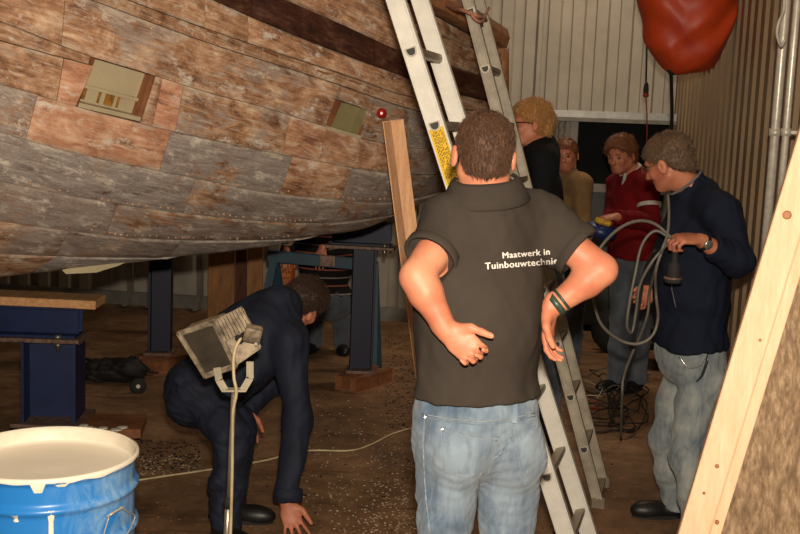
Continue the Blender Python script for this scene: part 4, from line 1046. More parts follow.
lathe(bm, dc, [(.001, H - .041)] + [(r, H - .042 + .0012 * math.sin(r * 60)) for r in np.linspace(.03, RD * .94, 8)] + [(RD * .953, H - .036)], 72, cap=False); obj('paint_surface', bm, M['white_paint'], dm, True)
# rim paint and drips
def onshell(an, z, o=.002): r = rad(z) + o if z < H - .02 else RD + o; return dc + V(math.cos(an) * r, math.sin(an) * r, z)
bm = bmesh.new(); prevr = None
for i in range(161):
    an = -math.pi + 2 * math.pi * i / 160; ln = .008 + .007 * (math.sin(an * 7.3) * math.sin(an * 3.1 + 1)) ** 2 + (.028 if abs(an + 1.34) < .07 else 0) + (.012 if abs(an + 1.1) < .05 else 0)
    r_ = [bm.verts.new(dc + V(math.cos(an) * RD * .982, math.sin(an) * RD * .982, H + .004)), bm.verts.new(dc + V(math.cos(an) * RD * 1.006, math.sin(an) * RD * 1.006, H + .0015)), bm.verts.new(onshell(an, H - .004, .003)), bm.verts.new(onshell(an, H - ln, .0018))]
    if prevr:
        for k in range(3): bm.faces.new((prevr[k], r_[k], r_[k + 1], prevr[k + 1]))
    prevr = r_
obj('rim_paint', bm, M['white_paint'], dm, True)
def drip(an, z0, z1, w_, name='drip'):
    bm = bmesh.new(); prevr = None
    for i in range(25):
        t = i / 24; z = z0 + (z1 - z0) * t; ww = w_ * (1 + .25 * math.sin(t * 9)) * (1.5 if i in (0, 1) else 1) * (.55 if i == 24 else 1)
        r_ = [bm.verts.new(onshell(an + k * ww / RD, z, .001 if k else .005)) for k in (-1, 0, 1)]
        if prevr:
            for k in range(2): bm.faces.new((prevr[k], prevr[k + 1], r_[k + 1], r_[k]))
        prevr = r_
    bmesh.ops.recalc_face_normals(bm, faces=bm.faces); obj(name, bm, M['white_paint'], dm, True)
def ang(px): # angle on the drum front whose image column is px
    return min(np.linspace(-math.pi, 0, 721), key=lambda a: abs(prj(onshell(a, H - .15))[0] - px))
drip(ang(51), H - .085, H - .52, .0055); drip(ang(16), H - .095, H - .118, .006); drip(ang(5), H - .19, H - .235, .006); drip(ang(117), H - .24, H - .32, .004)
bm = bmesh.new(); prevr = None
for i in range(60):
    an = ang(0) - .5 + i * .028; z = H - .229 + .004 * math.sin(i * .7); r_ = [bm.verts.new(onshell(an, z + .004, .002)), bm.verts.new(onshell(an, z - .004 - .002 * math.sin(i * 1.9), .004))]
    if prevr: bm.faces.new((prevr[0], prevr[1], r_[1], r_[0]))
    prevr = r_
obj('paint_line', bm, M['white_paint'], dm, True)
# smeared paint on the upper right side
M['smear'] = simple('thin_paint_smear', (150, 186, 216), .5, c2=(84, 150, 212), scale=22, bump=.2)
bm = bmesh.new(); rr = random.Random(2)
for j in range(7):
    an0 = ang(88 + j * 7); z0 = H - .03 - rr.uniform(0, .05); prevr = None; L = rr.uniform(.03, .07)
    for i in range(7):
        t = i / 6; ww = .02 * math.sin(math.pi * (t * .9 + .05)); r_ = [bm.verts.new(onshell(an0 + t * .1 - ww, z0 - L * t, .0008)), bm.verts.new(onshell(an0 + t * .1 + ww, z0 - L * t + .01, .0008))]
        if prevr: bm.faces.new((prevr[0], prevr[1], r_[1], r_[0]))
        prevr = r_
bm.free()
# wire bail hanging from its lug
a1_, a2_, am = ang(107), ang(127), ang(117); 
bm = bmesh.new(); tube(bm, spline([onshell(ang(106), H - .135, .014), onshell(ang(101), H - .19, .012), onshell(ang(99), H - .235, .016), onshell(ang(115), H - .222, .016), onshell(ang(131), H - .185, .014), onshell(ang(126), H - .155, .012), onshell(ang(118), H - .125, .014)], 5), .002, 6); obj('handle', bm, M['galv'], dm)
bm = bmesh.new(); tube(bm, spline([onshell(ang(106), H - .137, .004), onshell(ang(107), H - .128, .018), onshell(ang(112), H - .124, .018), onshell(ang(118), H - .122, .018), onshell(ang(119), H - .128, .004)], 4), .004, 6); obj('handle_lug', bm, M['galv'], dm)

# ================================================================== WORK LAMP ON ITS STAND
YL = 3.55
lc = P(219, 345, YL); lm = thing('work_lamp', (P(228, 534, YL)[0] - .02, YL, 0), 'dusty halogen work lamp on a thin stand behind the blue drum', 'lamp')
right_ = nrm(P(245, 321, YL) - P(198, 352, YL)); updir = nrm(P(208, 330, YL) - P(222, 372, YL))
# body axes: glass face looks left-down, ribbed back to the upper right
ax = nrm(V(right_[0], -.15, right_[2])); ay = nrm(updir - ax * (updir @ ax)); az = np.cross(ax, ay); az = az if az[1] < 0 else -az
R = np.array([ax, ay, az]).T; s_ = YL / FPX
def LP(u, v, w_): return lc + ax * u * s_ + ay * v * s_ + az * w_ * s_
def frus(bm, q0, q1):
    a = [bm.verts.new(v) for v in q0]; b = [bm.verts.new(v) for v in q1]; bm.faces.new(a[::-1]); bm.faces.new(b)
    for i in range(4): bm.faces.new((a[i], a[(i + 1) % 4], b[(i + 1) % 4], b[i]))
bm = bmesh.new()   # housing drawn from four image corners of the front plate, depth to the ribbed hood
fr_ = [P(179, 333, YL - .02), P(214, 321, YL - .05), P(236, 366, YL - .05), P(206, 376, YL - .02)]
bk_ = [P(186, 333, YL + .1), P(228, 306, YL + .06), P(262, 350, YL + .03), P(222, 378, YL + .06)]
nF = nrm(np.cross(fr_[1] - fr_[0], fr_[3] - fr_[0])); nF = nF if nF[1] < 0 else -nF
mid_ = [P(187, 330, YL + .02), P(243, 307, YL - .0), P(258, 345, YL - .02), P(229, 372, YL - .03)]
frus(bm, [P(214, 321, YL - .05), P(243, 307, YL - .02), P(262, 348, YL - .02), P(236, 366, YL - .05)], [P(205, 322, YL + .08), P(240, 308, YL + .1), P(258, 345, YL + .1), P(222, 370, YL + .08)])
bmesh.ops.recalc_face_normals(bm, faces=bm.faces); bmesh.ops.bevel(bm, geom=bm.edges[:], offset=.004, segments=2, affect='EDGES'); obj('housing', bm, M['lamp_body'], lm)
bm = bmesh.new(); frus(bm, [v for v in fr_], [v - nF * .11 for v in fr_]); bmesh.ops.recalc_face_normals(bm, faces=bm.faces); bmesh.ops.bevel(bm, geom=bm.edges[:], offset=.004, segments=2, affect='EDGES'); obj('reflector_case', bm, M['lamp_body'], lm)
ctr = sum(fr_) / 4
bm = bmesh.new()
for i in range(4):
    a, b = fr_[i], fr_[(i + 1) % 4]; bar(bm, a + nF * .004, b + nF * .004, .014, .010, nF, .002)
obj('frame', bm, M['lamp_body'], lm)
bm = bmesh.new(); gq = [ctr + (v - ctr) * .86 + nF * .004 for v in fr_]; frus(bm, gq, [v - nF * .006 for v in gq]); bmesh.ops.recalc_face_normals(bm, faces=bm.faces); obj('glass', bm, M['lamp_back'], lm)
for i in range(9):     # cooling ribs over the hood
    u = i / 8; a = P(216 + 24 * u, 320 - 12.5 * u, YL - .055 + .03 * u); b = P(226 + 25 * u, 341 - 14 * u, YL - .058 + .03 * u); bm = bmesh.new(); bar(bm, a, b, .007, .016, nrm(b - a + V(.3, 0, .6)), .0015); obj('cooling_rib', bm, M['lamp_body'], lm)
bc = P(253, 334, YL - .06); bm = bmesh.new(); box(bm, bc, (.058, .045, .052), frame((1, .1, -.22), (0.2, 1, .2)), .005); jb = obj('junction_box', bm, M['lamp_body'], lm, label='small pale connection box on the lamp back')
bm = bmesh.new(); lathe(bm, P(241, 338, YL - .06), [(.012, -.02), (.012, .0), (.016, .002), (.016, .014), (.008, .018)], 12, axis=(-.6, -.3, -.5)); obj('cable_gland', bm, M['rubber'], lm)
bm = bmesh.new(); lathe(bm, P(256, 344, YL - .085), [(.006, -.004), (.006, .004)], 8, axis=(0, -1, 0)); obj('screw', bm, M['galv'], jb)
# fork bracket and tube
bm = bmesh.new()
for pp in ([(217, 368), (219, 380), (225, 390)], [(250, 362), (250, 378), (243, 390)]): 
    for a, b in zip(pp, pp[1:]): bar(bm, P(*a, YL - .06), P(*b, YL - .06), .022, .006, (1, 0, 0), .001)
bar(bm, P(223, 390, YL - .06), P(246, 390, YL - .06), .006, .03, (0, 0, 1), .001); obj('bracket', bm, M['lamp_bracket'], lm)
tb = P(234, 390, YL - .06); t2 = P(227, 534, YL - .02); dd = (t2 - tb) / (tb[2] - t2[2]); ft = tb + dd * tb[2]
bm = bmesh.new(); tube(bm, [tb, tb + dd * .42], .009, 12); tube(bm, [tb + dd * .4, ft + V(0, 0, .05)], .0125, 12); obj('stand_tube', bm, M['lamp_stand'], lm)
bm = bmesh.new(); lathe(bm, tb + dd * .41, [(.013, -.02), (.017, -.02), (.017, .02), (.013, .02)], 12); obj('clamp', bm, M['rubber'], lm)
for k in range(3):
    an = k * 2.094 + .5; e = ft + V(math.cos(an) * .3, math.sin(an) * .3, 0); e[2] = .012; bm = bmesh.new(); tube(bm, [ft + V(0, 0, .14), e], .009, 8); obj('leg', bm, M['lamp_stand'], lm)
bm = bmesh.new(); cp = [P(241, 338, YL - .07), P(236, 347, YL - .09), P(233.5, 360, YL - .1), P(234, 378, YL - .11), P(236, 388, YL - .11), P(236, 396, YL - .10), P(233, 412, YL - .09), P(232.5, 440, YL - .08), P(232, 480, YL - .07), P(230.5, 534, YL - .06)]
cp += [V(ft[0] + .02, ft[1] - .03, .1), V(ft[0] + .06, ft[1] - .02, .012), V(ft[0] + .3, ft[1] + .1, .008)]
tube(bm, spline(cp, 6), .0055, 8); tag(obj('lamp_cable', bm, M['cable_cream']), 'cream cable running down the stand of the work lamp', 'cable')

# cream cable across the floor
bm = bmesh.new(); tube(bm, spline([G(x, y, .006) for x, y in ((-30, 490), (60, 487), (130, 481), (165, 476), (200, 471), (262, 461), (305, 451), (350, 450.5), (372, 444), (392, 434), (415, 427), (440, 420))], 8), .005, 6)
tag(obj('floor_cable', bm, M['cable_cream']), 'thin cream cable lying across the brown floor behind the crouching man', 'cable')

# ================================================================== FORMWORK PANEL AT THE RIGHT
Yq = 2.55
e0, e1 = P(686, 534, Yq), P(797.5, 165, Yq); dz = (e1 - e0) / (e1[2] - e0[2]); E0 = e0 - dz * e0[2]; E1 = e0 + dz * (1.92 - e0[2])
wdv = nrm(V(.965, -.262, 0)); Wp = .42; dp = nrm(E1 - E0); wdv = nrm(wdv - dp * (wdv @ dp)); nf = np.cross(dp, wdv); nf = nf if nf @ (CAM - E0) > 0 else -nf; Rp = np.array([wdv, nf, dp]).T; Lp = np.linalg.norm(E1 - E0)
lift = .0
pn = thing('formwork_panel', E0 * V(1, 1, 0), 'tall particle board panel framed in pine leaning at the right edge', 'panel')
low = min(0, (E0 + wdv * Wp)[2]); sh_ = V(0, 0, -low + .01)
cP = (E0 + E1) / 2 + sh_
bm = bmesh.new(); box(bm, cP + wdv * (.098 + (Wp - .098) / 2) - nf * .03, (Wp - .098, .02, Lp - .02), Rp); obj('board', bm, M['osb'], pn)
bm = bmesh.new(); box(bm, cP + wdv * .036 - nf * .0225, (.072, .045, Lp), Rp, .003); sp1 = obj('frame_plank', bm, M['pine'], pn)
bm = bmesh.new(); box(bm, cP + wdv * .086 - nf * .026, (.026, .034, Lp), Rp, .002); obj('inner_batten', bm, M['pine'], pn)
bm = bmesh.new(); box(bm, cP + dp * (Lp / 2 - .05) + wdv * (.10 + (Wp - .10) / 2) - nf * .0225, (Wp - .10, .045, .095), Rp, .003); obj('frame_plank', bm, M['pine'], pn)
bm = bmesh.new(); box(bm, cP - dp * (Lp / 2 - .05) + wdv * (.10 + (Wp - .10) / 2) - nf * .0225, (Wp - .10, .045, .095), Rp, .003); obj('frame_plank', bm, M['pine'], pn)
def onp(px, py):
    d = ray(px, py); t = ((cP - CAM) @ nf) / (d @ nf); return CAM + d * t
for (x, y, r) in ((717, 466, .0055), (717, 522, .0055), (704, 493, .004), (760, 340, .004)):
    bm = bmesh.new(); lathe(bm, onp(x, y) + nf * .0012, [(r, -.003), (r, .001), (r * .6, .0012)], 10, axis=nf); obj('nail_hole', bm, M['knot'], sp1)
bm = bmesh.new(); lathe(bm, onp(787, 215) + nf * .0012, [(.011, -.003), (.011, .001), (.007, .0013)], 14, axis=nf); obj('knot', bm, M['knot'], sp1)

# ================================================================== HANGING ORANGE BAG
Yb = 6.4
def bq(x, y): return P(x, y, Yb)
c = bq(687, -10); B = Body()
B.el(bq(688, -30), (.29, .24, .42), I3, k=.1); B.el(bq(688, 18), (.265, .22, .30), I3, k=.1); B.el(bq(690, 42), (.19, .17, .19), I3, k=.08)
def bagf(p):
    x, y, z = (p - c).T if p.ndim == 2 else np.moveaxis(p - c, -1, 0)
    a = np.sin(24 * x + 15 * z + 1.5 * np.sin(11 * z + 5 * y)); b = np.sin(30 * z - 26 * np.abs(x + .05) + 1.2 * np.sin(13 * x)); e = 1 - np.abs(np.sin(11 * x - 8 * z + 9 * y))
    return .005 * a + .008 * b - .012 * e
og = thing('hanging_bag', (c[0], c[1], P(688, 76, Yb)[2]), 'large orange red tarpaulin bag hanging in the top right corner', 'bag')
obj('bag_cloth', B.mesh('bag_cloth', .012, bagf, .03), M['orange_tarp'], og, True)
bm = bmesh.new(); tube(bm, [V(c[0], c[1], ZC), V(c[0], c[1], bq(688, -90)[2])], .012, 8); obj('suspension_rope', bm, M['cable_black'], og)
bm = bmesh.new(); lathe(bm, bq(672, 70) + V(0, -.02, .0), [(.03, .01), (.035, -.01), (.02, -.03)], 10, axis=(0, 0, 1)); obj('drain_fitting', bm, M['rubber'], og)
bm = bmesh.new(); tube(bm, spline([bq(671, 70), P(671.5, 90, 6.5), P(672, 115, 6.6), P(671, 145, 6.7), P(671, 210, 6.8), P(668, 300, 6.9)], 6), .011, 6); tag(obj('black_hose', bm, M['cable_black']), 'black cord hanging down from the bottom of the orange bag', 'cord')
pt = thing('hanging_plug', P(646, 96, 6.8), 'black and red cable connector hanging left of the orange bag', 'plug')
bm = bmesh.new(); tube(bm, [P(647, -90, 6.8), P(647, 40, 6.8), P(646, 82, 6.8)], .006, 6); obj('upper_cord', bm, M['cable_black'], pt)
bm = bmesh.new(); lathe(bm, P(646, 90, 6.8), [(.006, .05), (.014, .035), (.018, .0), (.016, -.02)], 12); obj('plug_body', bm, M['rubber'], pt)
bm = bmesh.new(); lathe(bm, P(646, 94, 6.8), [(.018, .006), (.019, -.015), (.010, -.022)], 12); obj('plug_collar', bm, M['cable_red'], pt)
bm = bmesh.new(); tube(bm, [P(646, 97, 6.8), P(647, 115, 6.8), P(647, 135, 6.8), P(646, 148, 6.8)], .004, 6); obj('lower_cord', bm, M['cable_red'], pt)

# ================================================================== CLUTTER BEHIND: tool trolley, cables
tc = G(642, 366, 0); tt = thing('tool_trolley', tc, 'dark wire tool trolley with shelves behind the loops of cable', 'trolley')
for dx in (-.17, .17):
    for dy in (-.12, .22):
        bm = bmesh.new(); tube(bm, [(tc[0] + dx, tc[1] + dy, 0), (tc[0] + dx, tc[1] + dy, .62)], .012, 8); obj('leg', bm, M['rubber'], tt)
for z in (.16, .32, .48, .62):
    bm = bmesh.new(); box(bm, (tc[0], tc[1] + .05, z), (.38, .38, .012)); box(bm, (tc[0], tc[1] - .14, z + .02), (.38, .008, .03)); obj('shelf', bm, M['rubber'] if z != .32 else M['grey_frame'], tt)
for z, x, lab in ((.18, .06, 'pale box on the lowest shelf of the dark trolley'), (.34, .05, 'pale box on the middle shelf of the dark trolley')):
    bm = bmesh.new(); box(bm, (tc[0] + x, tc[1] - .02, z + .035), (.16, .16, .055), I3, .006); tag(obj('small_box', bm, M['grey_frame']), lab, 'box', 'boxes on the trolley')
wc = G(612, 352, .0); bm = bmesh.new(); tg = thing('cable_reel', wc, 'black cable reel on the floor left of the trolley', 'reel')
for dy in (-.06, .06):
    bm = bmesh.new(); lathe(bm, wc + V(0, dy, .17), [(.02, -.006), (.17, -.006), (.17, .006), (.02, .006)], 28, axis=(0, 1, 0)); obj('reel_flange', bm, M['rubber'], tg)
bm = bmesh.new(); lathe(bm, wc + V(0, 0, .17), [(.10, -.055), (.11, -.02), (.10, .0), (.11, .03), (.10, .055)], 24, axis=(0, 1, 0)); obj('wound_cable', bm, M['cable_black'], tg)
rr = random.Random(11)
def snake(cx, cy, rx, ry, n, mat, lab, r=.004, grp='cables on the floor', turns=1.6):
    pts = []
    for i in range(n):
        a = i / n * 6.283 * turns + rr.uniform(-.2, .2); k = rr.uniform(.7, 1.1); g = G(cx + math.cos(a) * rx * k, cy + math.sin(a) * ry * k, 0); g[2] = .01 + .02 * (i % 3) + rr.uniform(0, .012); pts.append(g)
    bm = bmesh.new(); tube(bm, spline(pts, 6), r, 6); tag(obj('floor_cable', bm, M[mat]), lab, 'cable', grp)
snake(612, 430, 26, 10, 14, 'cable_black', 'black cable coiled on the floor right of the rear ladder foot'); snake(600, 405, 18, 12, 14, 'cable_black', 'black cable heaped on the floor behind the rear ladder')
snake(625, 398, 22, 16, 16, 'cable_black', 'black cable tangled on the floor by the man in pale jeans'); snake(603, 385, 26, 12, 16, 'cable_grey', 'grey cable tangled on the floor below the hand loops')
snake(588, 412, 14, 5, 10, 'cable_red', 'dark red cable on the floor at the rear ladder foot', .004)
snake(620, 378, 30, 8, 16, 'cable_black', 'black cable heaped in front of the tool trolley')
snake(598, 420, 30, 14, 18, 'cable_black', 'loose black cable spread behind the foot of the rear ladder', turns=2.2); snake(628, 415, 20, 22, 18, 'cable_black', 'long black cable loops left of the pale jeans', turns=2.2); snake(590, 395, 16, 10, 12, 'cable_cream', 'pale thin cable on the floor right of the rear ladder', .003)
snake(100, 372, 36, 7, 12, 'cable_black', 'black cable loops behind the black bag under the hull')
# debris
def debris(name, regs, n, size, mat, lab):
    V_ = []; F_ = []
    for i in range(n):
        x0, x1, y0, y1 = regs[RNG.integers(len(regs))]; g = G(RNG.uniform(x0, x1), RNG.uniform(y0, y1), 0); s = size * RNG.uniform(.4, 1.5); a = RNG.uniform(0, 6.3); n_ = 4; h_ = s * .35; tl = RNG.uniform(-.3, .3)
        k0 = len(V_); e = RNG.uniform(.4, 1)
        for z in (0.0, h_):
            for j in range(4):
                b = a + j * math.pi / 2; V_.append((g[0] + math.cos(b) * s * (1 if j % 2 else e), g[1] + math.sin(b) * s * (1 if j % 2 else e), .0005 + z + (tl * s * .5 if j % 2 and z else 0)))
        F_ += [(k0, k0 + 3, k0 + 2, k0 + 1), (k0 + 4, k0 + 5, k0 + 6, k0 + 7)] + [(k0 + j, k0 + (j + 1) % 4, k0 + 4 + (j + 1) % 4, k0 + 4 + j) for j in range(4)]
    me = bpy.data.meshes.new(name); me.from_pydata(V_, [], F_); tag(obj(name, me, M[mat]), lab, 'debris', kind='stuff')
debris('paint_flakes', [(300, 415, 470, 560), (330, 415, 480, 540), (370, 415, 440, 540), (135, 200, 455, 475), (300, 420, 390, 470)], 900, .0042, 'chip', 'pale paint flakes scattered on the floor left of the man in jeans')
debris('wood_chips', [(100, 420, 330, 540), (540, 640, 430, 540), (385, 415, 330, 430), (140, 330, 400, 540)], 420, .006, 'timber_red', 'brown wood chips scattered over the floor')
debris('dark_dirt', [(100, 640, 330, 540), (385, 415, 330, 430), (140, 200, 440, 470)], 700, .007, 'rubber', 'dark crumbs of dirt scattered over the floor')
# ================================================================== PEOPLE
def Z(v, z): v = V(*v).copy(); v[2] = z; return v
# --- man in the dark polo, seen from behind
Yc = 2.8
J = dict(pel=P(476, 418, 2.80), neck=P(486, 202, 2.79), head=P(484, 154, 2.77), hf=(-.05, 1, -.10), hu=(.03, .10, 1), fwd=(-.4, .9, 0),
         shL=P(451, 226, 2.76), shR=P(540, 223, 2.87), elL=P(417, 277, 2.63), wrL=P(447, 331, 2.60), elR=P(601, 270, 2.80), wrR=P(550, 309, 2.80),
         hipL=P(449, 446, 2.78), hipR=P(508, 446, 2.85), knL=V(0, 0, 0), knR=V(0, 0, 0), anL=V(0, 0, 0), anR=V(0, 0, 0), toeL=(-.55, .83, 0), toeR=(-.15, 1, 0))
J['knL'] = Z(P(444, 560, 2.74), .50); J['knR'] = Z(P(505, 560, 2.86), .50); J['anL'] = V(J['knL'][0] - .03, J['knL'][1] - .02, .085); J['anR'] = V(J['knR'][0] + .02, J['knR'][1] + .05, .085)
J['hfwd'] = nrm(V(-.30, .95, 0)); J['hup'] = V(0, 0, 1)
hL = dict(f=nrm(P(476, 353, 2.585) - P(449, 331, 2.61)), n=(.1, -1, -.15), th=(.45, 0, .9), curl=(.75, .85, .95, 1.05), tcurl=.05, spread=.03, s=.92)
hR = dict(f=nrm(P(546, 350, 2.79) - P(549, 311, 2.80)), n=(.75, -.35, 0), th=(-.35, -.9, 0), curl=(.45, .5, .5, .5), tcurl=.4, s=.95)
root, J, c1_ = person('person', 'man in a faded dark polo shirt and blue jeans, hands on hips, seen from behind', J, 'shirt', 'denim', 'skin', 'hair_brown', h=.0042, sleeve='short', hem=.082, girth=1.0, hs=.9,
    hairp=dict(n=15000, len=.02, amp=.0018, fq=130, flow=.93, nape=-.066, off=.004, thick=.0007), hands=dict(L=hL, R=hR), collar=.05, tamp=.0065, pamp=.011, seed=3, loose=.012, legw=.92)
shirt, jeans = c1_['top'], c1_['trousers']
# text printed on the back, wrapped onto the cloth
def shrink(o, tree, origin, push, direction):
    for v in o.data.vertices:
        h_ = tree.ray_cast(Vector(v.co) - Vector(direction) * .5, Vector(direction), 1.2)
        if h_[0] is not None: v.co = h_[0] - Vector(direction) * push + h_[1] * 0
        else: v.co = v.co
def tree_of(me): return bvhtree.BVHTree.FromPolygons([v.co[:] for v in me.vertices], [p.vertices[:] for p in me.polygons])
ts = tree_of(shirt.data)
def lettering(txt, x0, y0, x1, y1, host, mat, tree, Yt, parent, label=None):
    cu = bpy.data.curves.new('t', 'FONT'); cu.body = txt; cu.size = 1; cu.offset = .0; cu.resolution_u = 3; cu.space_character = 1.09; to = bpy.data.objects.new('t', cu); SC.collection.objects.link(to)
    dg = bpy.context.evaluated_depsgraph_get(); me = bpy.data.meshes.new_from_object(to.evaluated_get(dg)); bpy.data.objects.remove(to)
    bm = bmesh.new(); bm.from_mesh(me); bmesh.ops.triangulate(bm, faces=bm.faces[:])
    W_ = max(v.co.x for v in bm.verts)
    g0 = bm.verts[:] + bm.edges[:] + bm.faces[:]; r_ = bmesh.ops.duplicate(bm, geom=g0); bmesh.ops.translate(bm, verts=[v for v in r_['geom'] if isinstance(v, bmesh.types.BMVert)], vec=(.06, .0, 0))
    r_ = bmesh.ops.duplicate(bm, geom=g0); bmesh.ops.translate(bm, verts=[v for v in r_['geom'] if isinstance(v, bmesh.types.BMVert)], vec=(.03, .022, 0)); W_ += 0; a = P(x0, y0, Yt); b = P(x1, y1, Yt); xd = (b - a); sc = np.linalg.norm(xd) / W_; xd = nrm(xd); up_ = nrm(V(0, 0, 1) - xd * xd[2])
    for v in bm.verts: v.co = Vector(a + xd * v.co.x * sc + up_ * v.co.y * sc * 1.0)
    dirn = Vector(nrm((a + b) / 2 - CAM))
    for v in bm.verts:
        dv = (Vector(v.co) - Vector(CAM)).normalized(); h_ = tree.ray_cast(Vector(CAM) + dv * 1.2, dv, 4)
        if h_[0] is not None: v.co = h_[0] - dv * .0022
    bad = [f for f in bm.faces if max((f.verts[i].co - f.verts[(i + 1) % 3].co).length for i in range(3)) > .06]
    bmesh.ops.delete(bm, geom=bad, context='FACES')
    me2 = bpy.data.meshes.new('lettering'); bm.to_mesh(me2); bm.free(); return obj('lettering', me2, mat, parent, label=label)
M['print_white'] = simple('white_print', (232, 228, 220), .7, bump=0, var=.08)
lettering('Maatwerk in', 502, 258.5, 549.5, 254.5, shirt, M['print_white'], ts, 2.62, shirt, 'white lettering reading Maatwerk in')
lettering('Tuinbouwtechniek', 485, 269.5, 563, 263.5, shirt, M['print_white'], ts, 2.62, shirt, 'white lettering reading Tuinbouwtechniek')
# jeans details: tubes/patches laid onto the cloth
tj = tree_of(jeans.data)
def onj(x, y, push=.002, tree=None):
    d = Vector(ray(x, y)).normalized(); h_ = (tree or tj).ray_cast(Vector(CAM) + d * 1.0, d, 6)
    return np.array(h_[0]) - np.array(d) * push if h_[0] is not None else None
def seam(pts, r, mat, parent, name='seam', push=.001, tree=None, n=5):
    q = []
    for (a, b) in zip(pts, pts[1:]):
        for k in range(n): q.append(onj(a[0] + (b[0] - a[0]) * k / n, a[1] + (b[1] - a[1]) * k / n, push, tree))
    q.append(onj(*pts[-1], push, tree)); q = [v for v in q if v is not None]
    if len(q) < 3: return
    bm = bmesh.new(); tube(bm, q, r, 6); return obj(name, bm, M[mat], parent)
def pocket(cs, parent, tree, lab=None, res=8, lift=.006):
    bm = bmesh.new(); g = []
    for i in range(res + 1):
        r_ = []
        for j in range(res + 1):
            u, v = i / res, j / res; x = (cs[0][0] * (1 - u) + cs[1][0] * u) * (1 - v) + (cs[3][0] * (1 - u) + cs[2][0] * u) * v; y = (cs[0][1] * (1 - u) + cs[1][1] * u) * (1 - v) + (cs[3][1] * (1 - u) + cs[2][1] * u) * v
            q = onj(x, y, lift if 0 < i < res and 0 < j < res else .0015, tree)
            if q is None: return
            r_.append(bm.verts.new(q))
        g.append(r_)
    for i in range(res):
        for j in range(res): bm.faces.new((g[i][j], g[i + 1][j], g[i + 1][j + 1], g[i][j + 1]))
    return obj('pocket', bm, M['denim'], parent, True, label=lab)
pk = pocket([(441, 427), (499, 437), (488, 474), (444, 474)], jeans, tj); pk2 = pocket([(516, 447), (535, 425), (536, 462), (522, 476)], jeans, tj)
for cs in ([(441, 427), (470, 434), (499, 437)], [(442, 431), (470, 438), (498, 441)], [(441, 427), (442, 450), (445, 472), (466, 478), (488, 474), (499, 437)]): seam(cs, .0009, 'stitch', jeans, 'stitching', .006)
for cs in ([(516, 447), (535, 425)], [(516, 447), (522, 476), (535, 463)]): seam(cs, .0009, 'stitch', jeans, 'stitching', .006)
seam([(422, 414), (450, 419), (480, 422), (513, 418), (540, 412)], .0016, 'stitch', jeans, 'waistband_seam', .002); seam([(423, 417), (450, 422), (480, 425), (513, 421), (540, 415)], .0011, 'denim_seam', jeans, 'waistband_seam', .002)
seam([(425, 414), (423, 440), (424, 470), (426, 500), (430, 534)], .0028, 'denim_seam', jeans, 'side_seam', .001)
seam([(515, 420), (510, 440), (499, 455), (486, 464), (480, 476), (478, 490)], .0022, 'denim_seam', jeans, 'back_seam', .001)
for a, b in (((515, 399), (514, 423)), ((428, 398), (426, 418))):
    q0, q1 = onj(*a, .006), onj(*b, .006)
    if q0 is not None and q1 is not None: bm = bmesh.new(); bar(bm, q0, q1, .012, .004, (1, 0, 0), .001); obj('belt_loop', bm, M['denim'], jeans)
for x, y in ((442.5, 429), (425, 417)):
    q = onj(x, y, .008)
    if q is not None: bm = bmesh.new(); lathe(bm, q, [(.0045, -.002), (.0045, .001), (.002, .0025)], 10, axis=nrm(CAM - q)); obj('rivet', bm, M['watch'], jeans)
# collar fold and sleeve hems
cu_ = c1_; nk = J['neck']; 
bm = bmesh.new(); ring = []
ce = nk + nrm(J['head'] - nk) * .055
for k in range(29):
    a = math.pi * .5 + (k - 14) / 14 * 2.0; ring.append((a))
g = []
cn = nrm(J['head'] - nk); s0 = nrm(np.cross(cn, V(0, 1, 0))); s1_ = np.cross(cn, s0)
for a in ring:
    dr_ = s0 * math.cos(a) + s1_ * math.sin(a); col_ = []
    for r_, hh in ((.072, .060), (.082, .066), (.089, .058), (.104, .026), (.113, .006), (.108, .000)): col_.append(bm.verts.new(nk + cn * hh + dr_ * r_ * (1 + .05 * abs(math.cos(a)))))
    g.append(col_)
for i in range(len(g) - 1):
    for j in range(5): bm.faces.new((g[i][j], g[i][j + 1], g[i + 1][j + 1], g[i + 1][j]))
bmesh.ops.recalc_face_normals(bm, faces=bm.faces); obj('collar', bm, M['shirt'], shirt, True)
for sd in 'LR':
    a, e = J['sh' + sd], J['el' + sd]; d = nrm(e - a); end = a + (e - a) * .62; bm = bmesh.new()
    lathe(bm, end, [(.0715, -.024), (.0750, -.021), (.0758, .0), (.0740, .003), (.067, .002), (.064, -.008)], 40, axis=d, cap=False); obj('sleeve_hem', bm, M['shirt'], shirt, True)
bc_ = J['wrR'] + nrm(J['elR'] - J['wrR']) * .022; bm = bmesh.new(); dB_ = nrm(J['elR'] - J['wrR'])
lathe(bm, bc_, [(.030, -.009), (.034, -.009), (.035, .0), (.034, .009), (.030, .009)], 28, axis=dB_, cap=False); lathe(bm, bc_ + dB_ * .019, [(.031, -.004), (.035, -.004), (.035, .004), (.031, .004)], 28, axis=dB_, cap=False); obj('bracelet', bm, M['bracelet'], root, True)

